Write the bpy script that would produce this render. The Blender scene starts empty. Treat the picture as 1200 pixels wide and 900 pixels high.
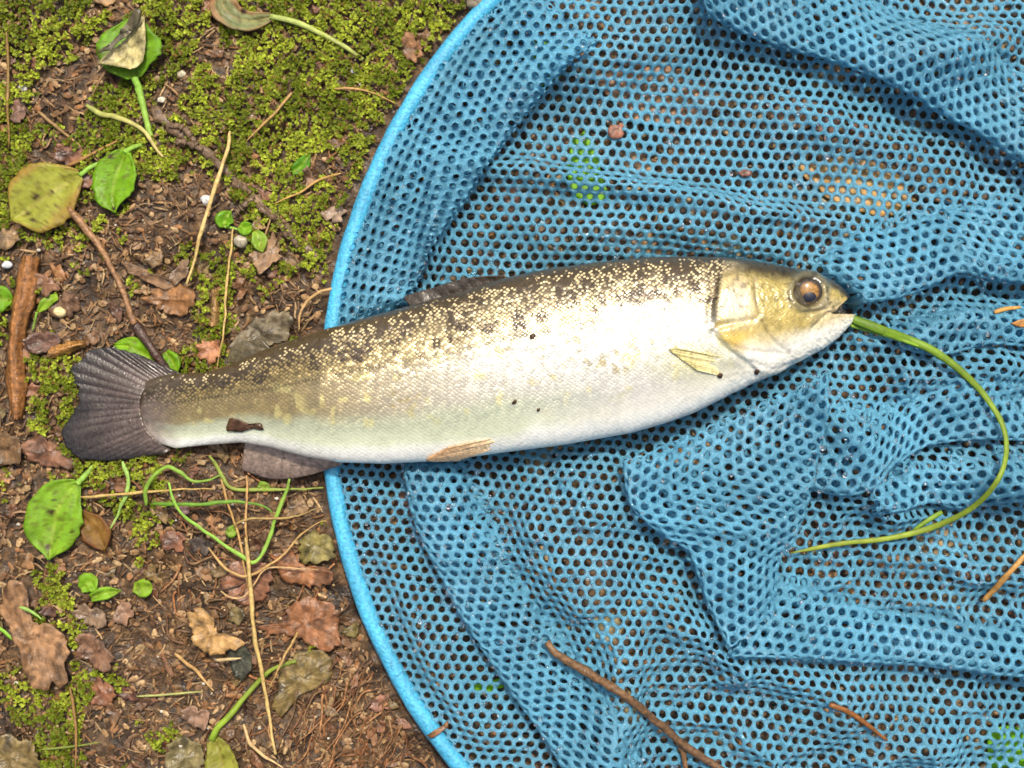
import bpy, math, random
import numpy as np
from mathutils import Vector

# ------------------------------------------------------------------ camera, sky, sun, exposure
scene = bpy.context.scene
col = scene.collection
S = 0.0004            # metres per photograph pixel on the ground
H = 0.62              # camera height
SUN_ELEV, SUN_AZ = 65.0, 14.0      # azimuth measured from +Y towards +X
cam_d = bpy.data.cameras.new('camera'); cam = bpy.data.objects.new('camera', cam_d); col.objects.link(cam)
cam.location = (0, 0, H); cam.rotation_euler = (0, 0, 0)
cam_d.sensor_width = 36; cam_d.lens = 36 * H / (1200 * S)
cam_d.clip_start = 0.01; cam_d.clip_end = 500
cam_d.dof.use_dof = True; cam_d.dof.focus_distance = H - 0.028; cam_d.dof.aperture_fstop = 5.4
scene.camera = cam
world = bpy.data.worlds.new('World'); scene.world = world; world.use_nodes = True
wn = world.node_tree
sky = wn.nodes.new('ShaderNodeTexSky'); sky.sky_type = 'NISHITA'; sky.sun_disc = False
sky.sun_elevation = math.radians(SUN_ELEV); sky.sun_rotation = math.radians(SUN_AZ)
sky.air_density = 1.0; sky.dust_density = 8.0; sky.ozone_density = 0.2
wn.links.new(sky.outputs[0], wn.nodes['Background'].inputs[0]); wn.nodes['Background'].inputs[1].default_value = 0.11
sun_d = bpy.data.lights.new('sun', 'SUN'); sun = bpy.data.objects.new('sun', sun_d); col.objects.link(sun)
sun_d.energy = 2.7; sun_d.angle = math.radians(3.0); sun_d.color = (1.0, 0.93, 0.80)
el, az = math.radians(SUN_ELEV), math.radians(SUN_AZ)
sdir = Vector((math.sin(az) * math.cos(el), math.cos(az) * math.cos(el), math.sin(el)))
sun.rotation_euler = sdir.to_track_quat('Z', 'Y').to_euler(); sun.location = sdir * 3
vs = scene.view_settings
vs.view_transform = 'Standard'; vs.look = 'None'; vs.exposure = 0.40; vs.gamma = 1.0; vs.use_curve_mapping = False

# ------------------------------------------------------------------ helpers
rng = np.random.default_rng(7); random.seed(7)
A = np.array

def lin(r, g, b, k=1.0):
    c = A([r, g, b], float) / 255
    return np.where(c <= 0.04045, c / 12.92, ((c + 0.055) / 1.055) ** 2.4) * k

def P(px, py, z=0.0):
    k = (H - z) / H
    return A([(px - 600) * S * k, (450 - py) * S * k, z])

def PX(pts, z=0.0):
    pts = np.asarray(pts, float); z = np.broadcast_to(z, (len(pts),)); k = (H - z) / H
    return np.stack([(pts[:, 0] - 600) * S * k, (450 - pts[:, 1]) * S * k, z], 1)

def proj(V):
    k = H / (H - V[..., 2]) / S
    return 600 + V[..., 0] * k, 450 - V[..., 1] * k

def _h(ix, iy, seed):
    n = (ix.astype(np.int64) * 374761393 + iy.astype(np.int64) * 668265263 + seed * 1442695041) & 0xffffffff
    n = ((n ^ (n >> 13)) * 1274126177) & 0xffffffff
    return ((n ^ (n >> 16)) & 0xffff) / 65535.0

def vn(x, y, seed=0):
    x = np.asarray(x, float); y = np.asarray(y, float)
    ix, iy = np.floor(x), np.floor(y); fx, fy = x - ix, y - iy
    fx = fx * fx * (3 - 2 * fx); fy = fy * fy * (3 - 2 * fy)
    a = _h(ix, iy, seed); b = _h(ix + 1, iy, seed); c = _h(ix, iy + 1, seed); d = _h(ix + 1, iy + 1, seed)
    return (a + (b - a) * fx) * (1 - fy) + (c + (d - c) * fx) * fy

def fbm(x, y, seed=0, o=4):
    s = 0; a = 0.5
    for i in range(o):
        s = s + a * vn(x * 2 ** i, y * 2 ** i, seed + i * 17); a *= 0.5
    return s / (1 - 0.5 ** o)

def sm(a, b, x):
    t = np.clip((np.asarray(x, float) - a) / (b - a), 0, 1)
    return t * t * (3 - 2 * t)

def cr(pts, n):
    """Catmull-Rom through pts, n samples evenly by arc length."""
    p = np.asarray(pts, float)
    q = np.vstack([2 * p[0] - p[1], p, 2 * p[-1] - p[-2]]); out = []
    for i in range(1, len(q) - 2):
        t = np.linspace(0, 1, 16, endpoint=False)[:, None]
        a, b, c, d = q[i - 1], q[i], q[i + 1], q[i + 2]
        out.append(0.5 * (2 * b + (c - a) * t + (2 * a - 5 * b + 4 * c - d) * t ** 2 + (3 * b - a - 3 * c + d) * t ** 3))
    o = np.vstack(out + [p[-1:]])
    L = np.r_[0, np.cumsum(np.linalg.norm(np.diff(o, axis=0), axis=1))]
    u = np.linspace(0, L[-1], n)
    return np.stack([np.interp(u, L, o[:, k]) for k in range(o.shape[1])], 1)

WL = {}
def tag(o, label=None, cat=None, group=None, kind=None):
    if label: o['label'] = label
    if cat: o['category'] = cat
    if group: o['group'] = group
    if kind: o['kind'] = kind
    return o

def empty(name, loc, label, cat, group=None):
    o = bpy.data.objects.new(name, None); col.objects.link(o); o.location = Vector(loc); o.empty_display_size = 0.02
    WL[o.name] = A(loc, float)
    return tag(o, label, cat, group)

def mk(name, V, F, mat, parent=None, C=None, uv=None, attrs=None, smooth=True, thick=0, off=-1):
    V = np.asarray(V, float)
    if parent is None:
        loc = A([V[:, 0].mean(), V[:, 1].mean(), V[:, 2].min()]); base = loc
    else:
        base = WL[parent.name]; loc = np.zeros(3)
    me = bpy.data.meshes.new(name)
    me.from_pydata((V - base).tolist(), [], F if isinstance(F, list) else F.tolist())
    if smooth: me.polygons.foreach_set('use_smooth', np.ones(len(me.polygons), bool))
    if C is not None:
        C = np.broadcast_to(np.asarray(C, float), (len(V), 3))
        ca = me.color_attributes.new('Col', 'FLOAT_COLOR', 'POINT')
        ca.data.foreach_set('color', np.c_[np.clip(C, 0, 1), np.ones(len(V))].ravel())
    for k, a in (attrs or {}).items():
        ca = me.color_attributes.new(k, 'FLOAT_COLOR', 'POINT'); ca.data.foreach_set('color', np.c_[a, np.ones(len(V))].ravel())
    if uv is not None:
        ul = me.uv_layers.new(name='UVMap'); li = np.empty(len(me.loops), int); me.loops.foreach_get('vertex_index', li)
        ul.data.foreach_set('uv', np.asarray(uv)[li].ravel())
    me.materials.append(mat); me.update()
    o = bpy.data.objects.new(name, me); col.objects.link(o); o.location = Vector(loc)
    WL[o.name] = base
    if parent is not None: o.parent = parent
    if thick:
        m = o.modifiers.new('thickness', 'SOLIDIFY'); m.thickness = thick; m.offset = off
    return o

def gridF(nu, nv, wrap=False):
    i, j = np.meshgrid(np.arange(nu - 1), np.arange(nv if wrap else nv - 1), indexing='ij')
    a = i * nv + j; b = i * nv + (j + 1) % nv
    return np.stack([a, b, b + nv, a + nv], -1).reshape(-1, 4)

def tube(pts, rad, n=7, flat=1.0, bump=0.0, seed=0):
    """closed tube along 3-D pts; flat squashes it vertically"""
    p = np.asarray(pts, float); m = len(p); rad = np.broadcast_to(rad, (m,))
    T = np.gradient(p, axis=0); T /= np.linalg.norm(T, axis=1)[:, None] + 1e-12
    N = np.cross(np.tile([0, 0, 1.0], (m, 1)), T); N /= np.linalg.norm(N, axis=1)[:, None] + 1e-9
    B = np.cross(T, N)
    th = np.linspace(0, 2 * np.pi, n, endpoint=False)
    r = rad[:, None] * np.ones(n)
    if bump: r = r * (1 + bump * (vn(np.arange(m)[:, None] * 0.7 + 0 * th, th[None] * 1.3 + 0 * r, seed) - 0.5) * 2)
    V = p[:, None] + N[:, None] * (r * np.cos(th))[..., None] + B[:, None] * (r * np.sin(th) * flat)[..., None]
    V = np.vstack([V.reshape(-1, 3), p[:1], p[-1:]])
    F = gridF(m, n, True).tolist()
    for j in range(n):
        F.append([m * n, (j + 1) % n, j]); F.append([m * n + 1, (m - 1) * n + j, (m - 1) * n + (j + 1) % n])
    return V, F

# ------------------------------------------------------------------ materials
def base_mat(name):
    m = bpy.data.materials.new(name); m.use_nodes = True
    nt = m.node_tree; b = nt.nodes['Principled BSDF']
    return m, nt, b

def N_(nt, t, **kw):
    n = nt.nodes.new(t)
    for k, v in kw.items():
        if k in n.inputs.keys() if hasattr(n.inputs, 'keys') else False: n.inputs[k].default_value = v
        else: setattr(n, k, v)
    return n

def mat(name, rough=0.6, spec=0.4, ns=400, na=0.35, bs=900, bd=0.0004, coat=0.0, trans=0.0, metal=0.0, rvar=0.0, hue2=None, stretch=None):
    m, nt, b = base_mat(name); L = nt.links.new
    at = N_(nt, 'ShaderNodeAttribute', attribute_name='Col')
    tc = N_(nt, 'ShaderNodeTexCoord')
    vec = tc.outputs['Object']
    n1 = N_(nt, 'ShaderNodeTexNoise'); n1.inputs['Scale'].default_value = ns; n1.inputs['Detail'].default_value = 5; L(vec, n1.inputs['Vector'])
    mr = N_(nt, 'ShaderNodeMapRange'); mr.inputs['From Min'].default_value = 0.3; mr.inputs['From Max'].default_value = 0.7
    mr.inputs['To Min'].default_value = 1 - na; mr.inputs['To Max'].default_value = 1 + na; L(n1.outputs[0], mr.inputs['Value'])
    vm = N_(nt, 'ShaderNodeVectorMath', operation='SCALE'); L(at.outputs['Color'], vm.inputs[0]); L(mr.outputs[0], vm.inputs['Scale'])
    out = vm.outputs[0]
    if hue2 is not None:
        n3 = N_(nt, 'ShaderNodeTexNoise'); n3.inputs['Scale'].default_value = ns * 0.23; n3.inputs['Detail'].default_value = 3; L(vec, n3.inputs['Vector'])
        rp = N_(nt, 'ShaderNodeMapRange'); rp.inputs['From Min'].default_value = 0.5; rp.inputs['From Max'].default_value = 0.72; L(n3.outputs[0], rp.inputs['Value'])
        mx = N_(nt, 'ShaderNodeMix', data_type='RGBA'); mx.inputs['B'].default_value = (*hue2, 1)
        L(rp.outputs[0], mx.inputs['Factor']); L(out, mx.inputs['A']); out = mx.outputs['Result']
    L(out, b.inputs['Base Color'])
    n2 = N_(nt, 'ShaderNodeTexNoise'); n2.inputs['Scale'].default_value = bs; n2.inputs['Detail'].default_value = 4; L(vec, n2.inputs['Vector'])
    bp = N_(nt, 'ShaderNodeBump'); bp.inputs['Strength'].default_value = 1.0; bp.inputs['Distance'].default_value = bd
    L(n2.outputs[0], bp.inputs['Height']); L(bp.outputs[0], b.inputs['Normal'])
    b.inputs['Roughness'].default_value = rough; b.inputs['Specular IOR Level'].default_value = spec
    if rvar:
        m2 = N_(nt, 'ShaderNodeMapRange'); m2.inputs['From Min'].default_value = 0.35; m2.inputs['From Max'].default_value = 0.65
        m2.inputs['To Min'].default_value = max(0.05, rough - rvar); m2.inputs['To Max'].default_value = min(1, rough + rvar)
        n4 = N_(nt, 'ShaderNodeTexNoise'); n4.inputs['Scale'].default_value = ns * 0.6; L(vec, n4.inputs['Vector'])
        L(n4.outputs[0], m2.inputs['Value']); L(m2.outputs[0], b.inputs['Roughness'])
    b.inputs['Coat Weight'].default_value = coat; b.inputs['Coat Roughness'].default_value = 0.12; b.inputs['Metallic'].default_value = metal
    if trans:
        tr = N_(nt, 'ShaderNodeBsdfTranslucent'); L(out, tr.inputs['Color'])
        ms = N_(nt, 'ShaderNodeMixShader'); ms.inputs[0].default_value = trans
        L(b.outputs[0], ms.inputs[1]); L(tr.outputs[0], ms.inputs[2]); L(ms.outputs[0], nt.nodes['Material Output'].inputs[0])
    return m

M = {}
M['soil'] = mat('soil', 0.6, 0.5, 260, 0.7, 420, 0.0016, rvar=0.3)
M['moss'] = mat('moss', 0.55, 0.3, 300, 0.35, 1500, 0.0001, trans=0.4)
M['litter'] = mat('litter', 0.6, 0.4, 700, 0.45, 1500, 0.0002, rvar=0.25)
M['dead'] = mat('dead_leaf', 0.48, 0.5, 300, 0.55, 700, 0.0005, rvar=0.25, trans=0.05)
M['green'] = mat('green_leaf', 0.5, 0.35, 240, 0.22, 600, 0.00035, trans=0.25, rvar=0.12)
M['stalk'] = mat('stalk', 0.5, 0.35, 300, 0.18, 900, 0.0002, trans=0.12)
M['straw'] = mat('straw', 0.5, 0.4, 500, 0.3, 1200, 0.0002)
M['bark'] = mat('bark', 0.5, 0.45, 500, 0.5, 700, 0.0006, rvar=0.2)
M['stone'] = mat('stone', 0.4, 0.5, 500, 0.25, 900, 0.0003)
M['hoop'] = mat('hoop_sleeve', 0.45, 0.45, 600, 0.3, 900, 0.0006, coat=0.15)
M['fin'] = mat('fin_skin', 0.3, 0.45, 700, 0.4, 800, 0.0003, coat=0.35, rvar=0.12)
M['eye'] = mat('eye_skin', 0.5, 0.12, 900, 0.4, 900, 0.00005, coat=0.8)
M['eye'].node_tree.nodes['Principled BSDF'].inputs['Coat Roughness'].default_value = 0.03

def net_material():
    m, nt, b = base_mat('net_fabric'); L = nt.links.new
    tc = N_(nt, 'ShaderNodeTexCoord'); at = N_(nt, 'ShaderNodeAttribute', attribute_name='Col')
    # knitted fibre relief: two stretched noises
    hs = []
    for sc in ((1500, 4200, 2000), (4200, 1500, 2000)):
        mp = N_(nt, 'ShaderNodeMapping'); mp.inputs['Scale'].default_value = sc; L(tc.outputs['Object'], mp.inputs['Vector'])
        n = N_(nt, 'ShaderNodeTexNoise'); n.inputs['Scale'].default_value = 1; n.inputs['Detail'].default_value = 3; L(mp.outputs[0], n.inputs['Vector']); hs.append(n.outputs[0])
    ad = N_(nt, 'ShaderNodeMath', operation='ADD'); L(hs[0], ad.inputs[0]); L(hs[1], ad.inputs[1])
    bp = N_(nt, 'ShaderNodeBump'); bp.inputs['Strength'].default_value = 1; bp.inputs['Distance'].default_value = 0.0005; L(ad.outputs[0], bp.inputs['Height'])
    L(bp.outputs[0], b.inputs['Normal'])
    mr = N_(nt, 'ShaderNodeMapRange'); mr.inputs['From Min'].default_value = 0.7; mr.inputs['From Max'].default_value = 1.3
    mr.inputs['To Min'].default_value = 0.6; mr.inputs['To Max'].default_value = 1.45; L(ad.outputs[0], mr.inputs['Value'])
    vm = N_(nt, 'ShaderNodeVectorMath', operation='SCALE'); L(at.outputs['Color'], vm.inputs[0]); L(mr.outputs[0], vm.inputs['Scale'])
    L(vm.outputs[0], b.inputs['Base Color'])
    nw = N_(nt, 'ShaderNodeTexNoise'); nw.inputs['Scale'].default_value = 45; nw.inputs['Detail'].default_value = 4; L(tc.outputs['Object'], nw.inputs['Vector'])
    m2 = N_(nt, 'ShaderNodeMapRange'); m2.inputs['From Min'].default_value = 0.4; m2.inputs['From Max'].default_value = 0.62
    m2.inputs['To Min'].default_value = 0.42; m2.inputs['To Max'].default_value = 0.17; L(nw.outputs[0], m2.inputs['Value']); L(m2.outputs[0], b.inputs['Roughness'])
    b.inputs['Specular IOR Level'].default_value = 0.5
    # wet film in patches
    nc_ = N_(nt, 'ShaderNodeTexNoise'); nc_.inputs['Scale'].default_value = 30; nc_.inputs['Detail'].default_value = 5; L(tc.outputs['Object'], nc_.inputs['Vector'])
    m3 = N_(nt, 'ShaderNodeMapRange'); m3.inputs['From Min'].default_value = 0.47; m3.inputs['From Max'].default_value = 0.6; L(nc_.outputs[0], m3.inputs['Value']); L(m3.outputs[0], b.inputs['Coat Weight'])
    b.inputs['Coat Roughness'].default_value = 0.06
    nb = N_(nt, 'ShaderNodeTexNoise'); nb.inputs['Scale'].default_value = 900; nb.inputs['Detail'].default_value = 2; L(tc.outputs['Object'], nb.inputs['Vector'])
    bc_ = N_(nt, 'ShaderNodeBump'); bc_.inputs['Distance'].default_value = 0.0009; L(nb.outputs[0], bc_.inputs['Height']); L(bc_.outputs[0], b.inputs['Coat Normal'])
    tr = N_(nt, 'ShaderNodeBsdfTranslucent'); L(vm.outputs[0], tr.inputs['Color'])
    ms = N_(nt, 'ShaderNodeMixShader'); ms.inputs[0].default_value = 0.26
    L(b.outputs[0], ms.inputs[1]); L(tr.outputs[0], ms.inputs[2]); L(ms.outputs[0], nt.nodes['Material Output'].inputs[0])
    return m
M['net'] = net_material()

def fish_material():
    m, nt, b = base_mat('fish_skin'); L = nt.links.new
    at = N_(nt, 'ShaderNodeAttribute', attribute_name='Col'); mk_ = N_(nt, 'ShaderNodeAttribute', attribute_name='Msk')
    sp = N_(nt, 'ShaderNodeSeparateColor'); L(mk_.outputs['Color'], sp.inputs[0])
    uv = N_(nt, 'ShaderNodeUVMap', uv_map='UVMap')
    vo = N_(nt, 'ShaderNodeTexVoronoi', voronoi_dimensions='2D', feature='F1'); vo.inputs['Scale'].default_value = 1.0; vo.inputs['Randomness'].default_value = 0.5
    L(uv.outputs[0], vo.inputs['Vector'])
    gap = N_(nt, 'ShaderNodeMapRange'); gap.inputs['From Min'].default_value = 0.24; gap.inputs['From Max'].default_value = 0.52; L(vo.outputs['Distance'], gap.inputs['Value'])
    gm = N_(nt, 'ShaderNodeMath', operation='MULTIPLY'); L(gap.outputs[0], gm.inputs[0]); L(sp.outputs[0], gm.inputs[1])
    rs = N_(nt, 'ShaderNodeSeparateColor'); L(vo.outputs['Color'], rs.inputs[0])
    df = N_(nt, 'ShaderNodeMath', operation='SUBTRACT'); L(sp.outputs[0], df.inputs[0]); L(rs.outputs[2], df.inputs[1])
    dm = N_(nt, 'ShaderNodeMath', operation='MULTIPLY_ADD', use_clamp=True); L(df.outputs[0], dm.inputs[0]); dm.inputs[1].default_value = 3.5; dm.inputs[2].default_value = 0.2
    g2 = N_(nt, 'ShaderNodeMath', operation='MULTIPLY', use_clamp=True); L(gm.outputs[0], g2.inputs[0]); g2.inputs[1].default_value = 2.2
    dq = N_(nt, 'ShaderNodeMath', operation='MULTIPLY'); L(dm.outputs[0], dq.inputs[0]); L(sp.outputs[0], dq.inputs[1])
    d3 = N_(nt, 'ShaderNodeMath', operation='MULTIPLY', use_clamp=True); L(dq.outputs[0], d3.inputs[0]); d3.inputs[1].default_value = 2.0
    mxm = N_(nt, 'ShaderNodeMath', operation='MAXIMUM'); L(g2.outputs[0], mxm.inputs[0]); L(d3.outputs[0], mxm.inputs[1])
    mx = N_(nt, 'ShaderNodeMix', data_type='RGBA'); L(mxm.outputs[0], mx.inputs['Factor']); L(at.outputs['Color'], mx.inputs['A']); mx.inputs['B'].default_value = (0.07, 0.05, 0.027, 1)  # gaps between scales, and random scales painted as unlit, take this dark brown
    L(mx.outputs['Result'], b.inputs['Base Color'])
    # each scale leans its own way
    sb = N_(nt, 'ShaderNodeVectorMath', operation='SUBTRACT'); L(vo.outputs['Color'], sb.inputs[0]); sb.inputs[1].default_value = (0.5, 0.5, 0.5)
    amt = N_(nt, 'ShaderNodeMath', operation='MULTIPLY_ADD'); L(sp.outputs[2], amt.inputs[0]); amt.inputs[1].default_value = 1.0; amt.inputs[2].default_value = 0.02
    sc = N_(nt, 'ShaderNodeVectorMath', operation='SCALE'); L(sb.outputs[0], sc.inputs[0]); L(amt.outputs[0], sc.inputs['Scale'])
    tc = N_(nt, 'ShaderNodeTexCoord'); nz = N_(nt, 'ShaderNodeTexNoise'); nz.inputs['Scale'].default_value = 700; nz.inputs['Detail'].default_value = 4; L(tc.outputs['Object'], nz.inputs['Vector'])
    hh = N_(nt, 'ShaderNodeMath', operation='MULTIPLY_ADD'); L(gap.outputs[0], hh.inputs[0]); hh.inputs[1].default_value = -0.8; L(nz.outputs[0], hh.inputs[2])
    bp = N_(nt, 'ShaderNodeBump'); bp.inputs['Distance'].default_value = 0.00018; L(hh.outputs[0], bp.inputs['Height']); bp.inputs['Strength'].default_value = 0.4
    ad = N_(nt, 'ShaderNodeVectorMath', operation='ADD'); L(bp.outputs[0], ad.inputs[0]); L(sc.outputs[0], ad.inputs[1])
    nm = N_(nt, 'ShaderNodeVectorMath', operation='NORMALIZE'); L(ad.outputs[0], nm.inputs[0]); L(nm.outputs[0], b.inputs['Normal'])
    L(sp.outputs[1], b.inputs['Metallic']); b.inputs['Roughness'].default_value = 0.34
    b.inputs['Coat Weight'].default_value = 0.7; b.inputs['Coat Roughness'].default_value = 0.13; L(bp.outputs[0], b.inputs['Coat Normal'])
    return m
M['fish'] = fish_material()

# ------------------------------------------------------------------ ground sheet
HC = P(1050, 470); HR = 664 * S          # hoop centre and radius
def ground(x, y):
    x = np.asarray(x, float); y = np.asarray(y, float)
    d = np.hypot(x - HC[0], y - HC[1])
    inside = 1 - sm(HR - 0.02, HR + 0.004, d)
    near = 1 - sm(0.8, 2.5, np.hypot(x, y))
    z = (fbm(x * 28, y * 28, 3) - 0.5) * 0.012 + (fbm(x * 130, y * 130, 5, 3) - 0.5) * 0.0055 * near
    z = z + (fbm(x * 1.3, y * 1.3, 9, 3) - 0.5) * 0.25 * (1 - near)
    return z * (1 - 0.55 * inside) - 0.001 - 0.005 * inside

core_x = np.arange(-0.36, 0.56, 0.0022); core_y = np.arange(-0.32, 0.32, 0.0022)
grow = np.cumsum(0.004 * 1.32 ** np.arange(30))
gx = np.r_[core_x[0] - grow[::-1], core_x, core_x[-1] + grow]; gy = np.r_[core_y[0] - grow[::-1], core_y, core_y[-1] + grow]
X, Y = np.meshgrid(gx, gy, indexing='ij')
Z = ground(X, Y)
c0, c1, c2 = lin(68, 50, 31), lin(106, 80, 51), lin(44, 32, 21)
n = fbm(X * 60, Y * 60, 21, 3)[..., None]; n2 = fbm(X * 260, Y * 260, 22, 3)[..., None]
Cg = c2 + (c0 - c2) * sm(0.3, 0.55, n) + (c1 - c0) * sm(0.5, 0.75, n2)
g_obj = mk('ground', np.stack([X, Y, Z], -1).reshape(-1, 3), gridF(len(gx), len(gy)), M['soil'], C=Cg.reshape(-1, 3))
tag(g_obj, 'dark brown woodland soil under moss and leaf litter', 'ground', kind='structure')
for p_ in (g_obj,): p_.data.update()

# occupancy raster so that moss and crumbs keep off the leaves, px coordinates with a margin
OCC = np.zeros((1300, 1700), bool); OX, OY = 200, 200
def occupy(poly):
    p = np.asarray(poly, float); x0, y0 = np.floor(p.min(0)).astype(int); x1, y1 = np.ceil(p.max(0)).astype(int)
    xs, ys = np.meshgrid(np.arange(x0, x1 + 1), np.arange(y0, y1 + 1))
    ins = np.zeros(xs.shape, bool); q = np.roll(p, -1, 0)
    for (ax, ay), (bx, by) in zip(p, q):
        if ay == by: continue
        cnd = ((ay > ys) != (by > ys)) & (xs < (bx - ax) * (ys - ay) / (by - ay) + ax); ins ^= cnd
    yy = np.clip(ys + OY, 0, 1299); xx = np.clip(xs + OX, 0, 1699)
    OCC[yy[ins], xx[ins]] = True
def occ(px, py):
    return OCC[np.clip(py + OY, 0, 1299).astype(int), np.clip(px + OX, 0, 1699).astype(int)]

def drape(pts2, off):
    w = PX(pts2, 0.003); w[:, 2] = ground(w[:, 0], w[:, 1]) + off
    return w

# ------------------------------------------------------------------ leaf builders
def dead_leaf(outline, colr, label, off=0.004, curl=0.0025, name='dead_leaf', cat='dead leaf', group=None, seed=0, mater='dead', rings=None, rib=None, smoothN=None, ragged=2.0):
    o = np.asarray(outline, float); o = np.vstack([o, o[:1]])
    L = np.r_[0, np.cumsum(np.linalg.norm(np.diff(o, axis=0), axis=1))]
    n = smoothN or int(np.clip(L[-1] / 2.6, 18, 96)); rings = rings or int(np.clip(L[-1] / 26, 3, 11))
    u = np.linspace(0, L[-1], n, endpoint=False); o = np.stack([np.interp(u, L, o[:, k]) for k in (0, 1)], 1)
    r_ = np.random.default_rng(seed + 100)
    c = o.mean(0); rd = o - c; ln = np.linalg.norm(rd, axis=1)[:, None] + 1e-6
    jag = (vn(u / 9, 0 * u, seed) - 0.5) * 2.2 + (vn(u / 3.7, 0 * u + 3, seed) - 0.5) * 1.8 - 3.2 * sm(0.7, 0.82, vn(u / 6.0, 0 * u + 9, seed)) + r_.normal(0, 0.35, n)
    o = o + rd / ln * (jag * ragged * 0.75)[:, None]; occupy(o)
    pts = np.vstack([c[None]] + [c + (o - c) * (k / rings) for k in range(1, rings + 1)]); w = drape(pts, off)
    gz = ground(w[:, 0], w[:, 1]); w[:, 2] = np.maximum(gz + 0.0012, np.median(gz) + off)
    rel = pts - c; t = np.linalg.norm(rel, axis=1) / np.linalg.norm(o - c, axis=1).max()
    if rib is not None: ax = A(rib[1], float) - A(rib[0], float); org = A(rib[0], float)
    else: th_ = r_.uniform(0, 6.3); ax = A([math.cos(th_), math.sin(th_)]); org = c
    ax = ax / np.linalg.norm(ax); s_ = (pts - org) @ ax; d_ = (pts - org) @ A([-ax[1], ax[0]])
    vein = np.exp(-(d_ / 1.6) ** 2) + 0.6 * np.exp(-((((s_ - 0.9 * np.abs(d_)) / 13 + 40) % 1 - 0.5) / 0.11) ** 2)
    w[:, 2] += curl * (t ** 2) * (vn(pts[:, 0] / 22 + seed, pts[:, 1] / 22, seed) - 0.25) * 2.4
    if curl: w[:, 2] += 0.0022 * (vn(pts[:, 0] / 10, pts[:, 1] / 10, seed + 5) - 0.5) + 0.0011 * (vn(pts[:, 0] / 4, pts[:, 1] / 4, seed + 6) - 0.5) + 0.0004 * vein
    mot = 0.62 + 0.5 * fbm(pts[:, 0] / 15, pts[:, 1] / 15, seed + 3, 3) + 0.35 * vn(pts[:, 0] / 5, pts[:, 1] / 5, seed + 4)
    C = np.asarray(colr)[None] * (A([0.82, 0.83, 0.72]) if mater == 'dead' else A([1.1, 1.0, 0.7])) * mot[:, None] * (1 + 0.16 * vein)[:, None]
    dk = sm(0.62, 0.72, fbm(pts[:, 0] / 12, pts[:, 1] / 12, seed + 8, 2))[:, None]; C = C * (1 - 0.5 * dk) if mater == 'dead' else C
    C = C * A([1, 1, 1])[None] * (1 + r_.normal(0, 0.05, 3))
    F = [[0, 1 + (j + 1) % n, 1 + j] for j in range(n)]
    for k in range(rings - 1):
        for j in range(n):
            a = 1 + k * n + j; b = 1 + k * n + (j + 1) % n; F.append([a, b, b + n, a + n])
    return tag(mk(name, w, F, M[mater], C=C, thick=0.0003), label, cat, group)

def blade_mesh(center, widths, off, colf, nv=15, nu=36, cup=0.18, veins=5, wob=0.6, seed=0, zend=0.0):
    """leaf blade: centre line px, half widths px"""
    c = cr(center, nu); wd = np.maximum(np.interp(np.linspace(0, 1, nu), *cr(np.stack([np.linspace(0, 1, len(widths)) * 60, widths], 1), 60).T / A([[60], [1]])), 0.6)
    wd = wd * np.minimum(1, 0.25 + 0.75 * np.sqrt(np.clip((1 - np.linspace(0, 1, nu)) / 0.13, 0, 1)))
    t = np.gradient(c, axis=0); t /= np.linalg.norm(t, axis=1)[:, None]; nrm = np.stack([-t[:, 1], t[:, 0]], 1)
    v = np.linspace(-1, 1, nv)
    u = np.linspace(0, 1, nu)
    wdj = wd[:, None] * (1 + 0.09 * (vn(u[:, None] * 14, np.sign(v)[None] * 3 + 0 * u[:, None], seed) - 0.5) * 2 * wob)
    p = c[:, None] + nrm[:, None] * (wdj * v)[..., None]
    w = PX(p.reshape(-1, 2), 0.006)
    gz = ground(w[:, 0], w[:, 1]); base = np.percentile(gz, 80)
    uu = np.repeat(u, nv); vv = np.tile(v, nu); ww = np.repeat(wd, nv) * S
    z = base + off + np.abs(vv) ** 1.5 * ww * cup - 0.0009 * np.exp(-(vv / 0.07) ** 2) + 0.00035 * np.cos(vv * np.pi * veins)
    z += 0.0018 * (vn(uu * 5, vv * 1.5, seed) - 0.5) + zend * uu
    w[:, 2] = z
    occupy(np.vstack([p[:, 0], p[::-1, -1]]))
    C = colf(uu, vv, p.reshape(-1, 2)) * A([1.15, 0.72, 0.75])
    return w, gridF(nu, nv), C

def vein_col(base, vein, amt=0.6, veins=3, seed=0, spots=(), spotc=lin(50, 40, 12), edge=None):
    def f(u, v, p):
        C = np.tile(np.asarray(base), (len(u), 1)) * (0.88 + 0.3 * vn(p[:, 0] / 11, p[:, 1] / 11, seed))[:, None]
        k = np.exp(-(v / 0.06) ** 2)
        for q in range(1, veins):
            for s in (-1, 1): k = np.maximum(k, 0.6 * np.exp(-((v - s * q / veins * np.sin(np.pi * np.clip(u, 0.05, 0.95)) ** 0.15) / 0.045) ** 2))
        C = C + (np.asarray(vein) - C) * (k * amt)[:, None]
        if edge is not None:
            e = sm(0.55, 1.0, np.abs(v) + 0.5 * (vn(u * 4, v * 3, seed + 9) - 0.5))[:, None]; C = C + (edge - C) * e * 0.8
        sp = sm(0.70, 0.78, vn(p[:, 0] / 2.6, p[:, 1] / 2.6, seed + 31))[:, None] * 0.45; C = C * (1 - sp) + lin(74, 56, 32) * sp
        for (sx, sy, r) in spots:
            d = np.hypot(p[:, 0] - sx, p[:, 1] - sy); k2 = (1 - sm(r * 0.6, r * 1.15, d))[:, None]; C = C * (1 - k2) + spotc * k2
        return C
    return f

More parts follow.
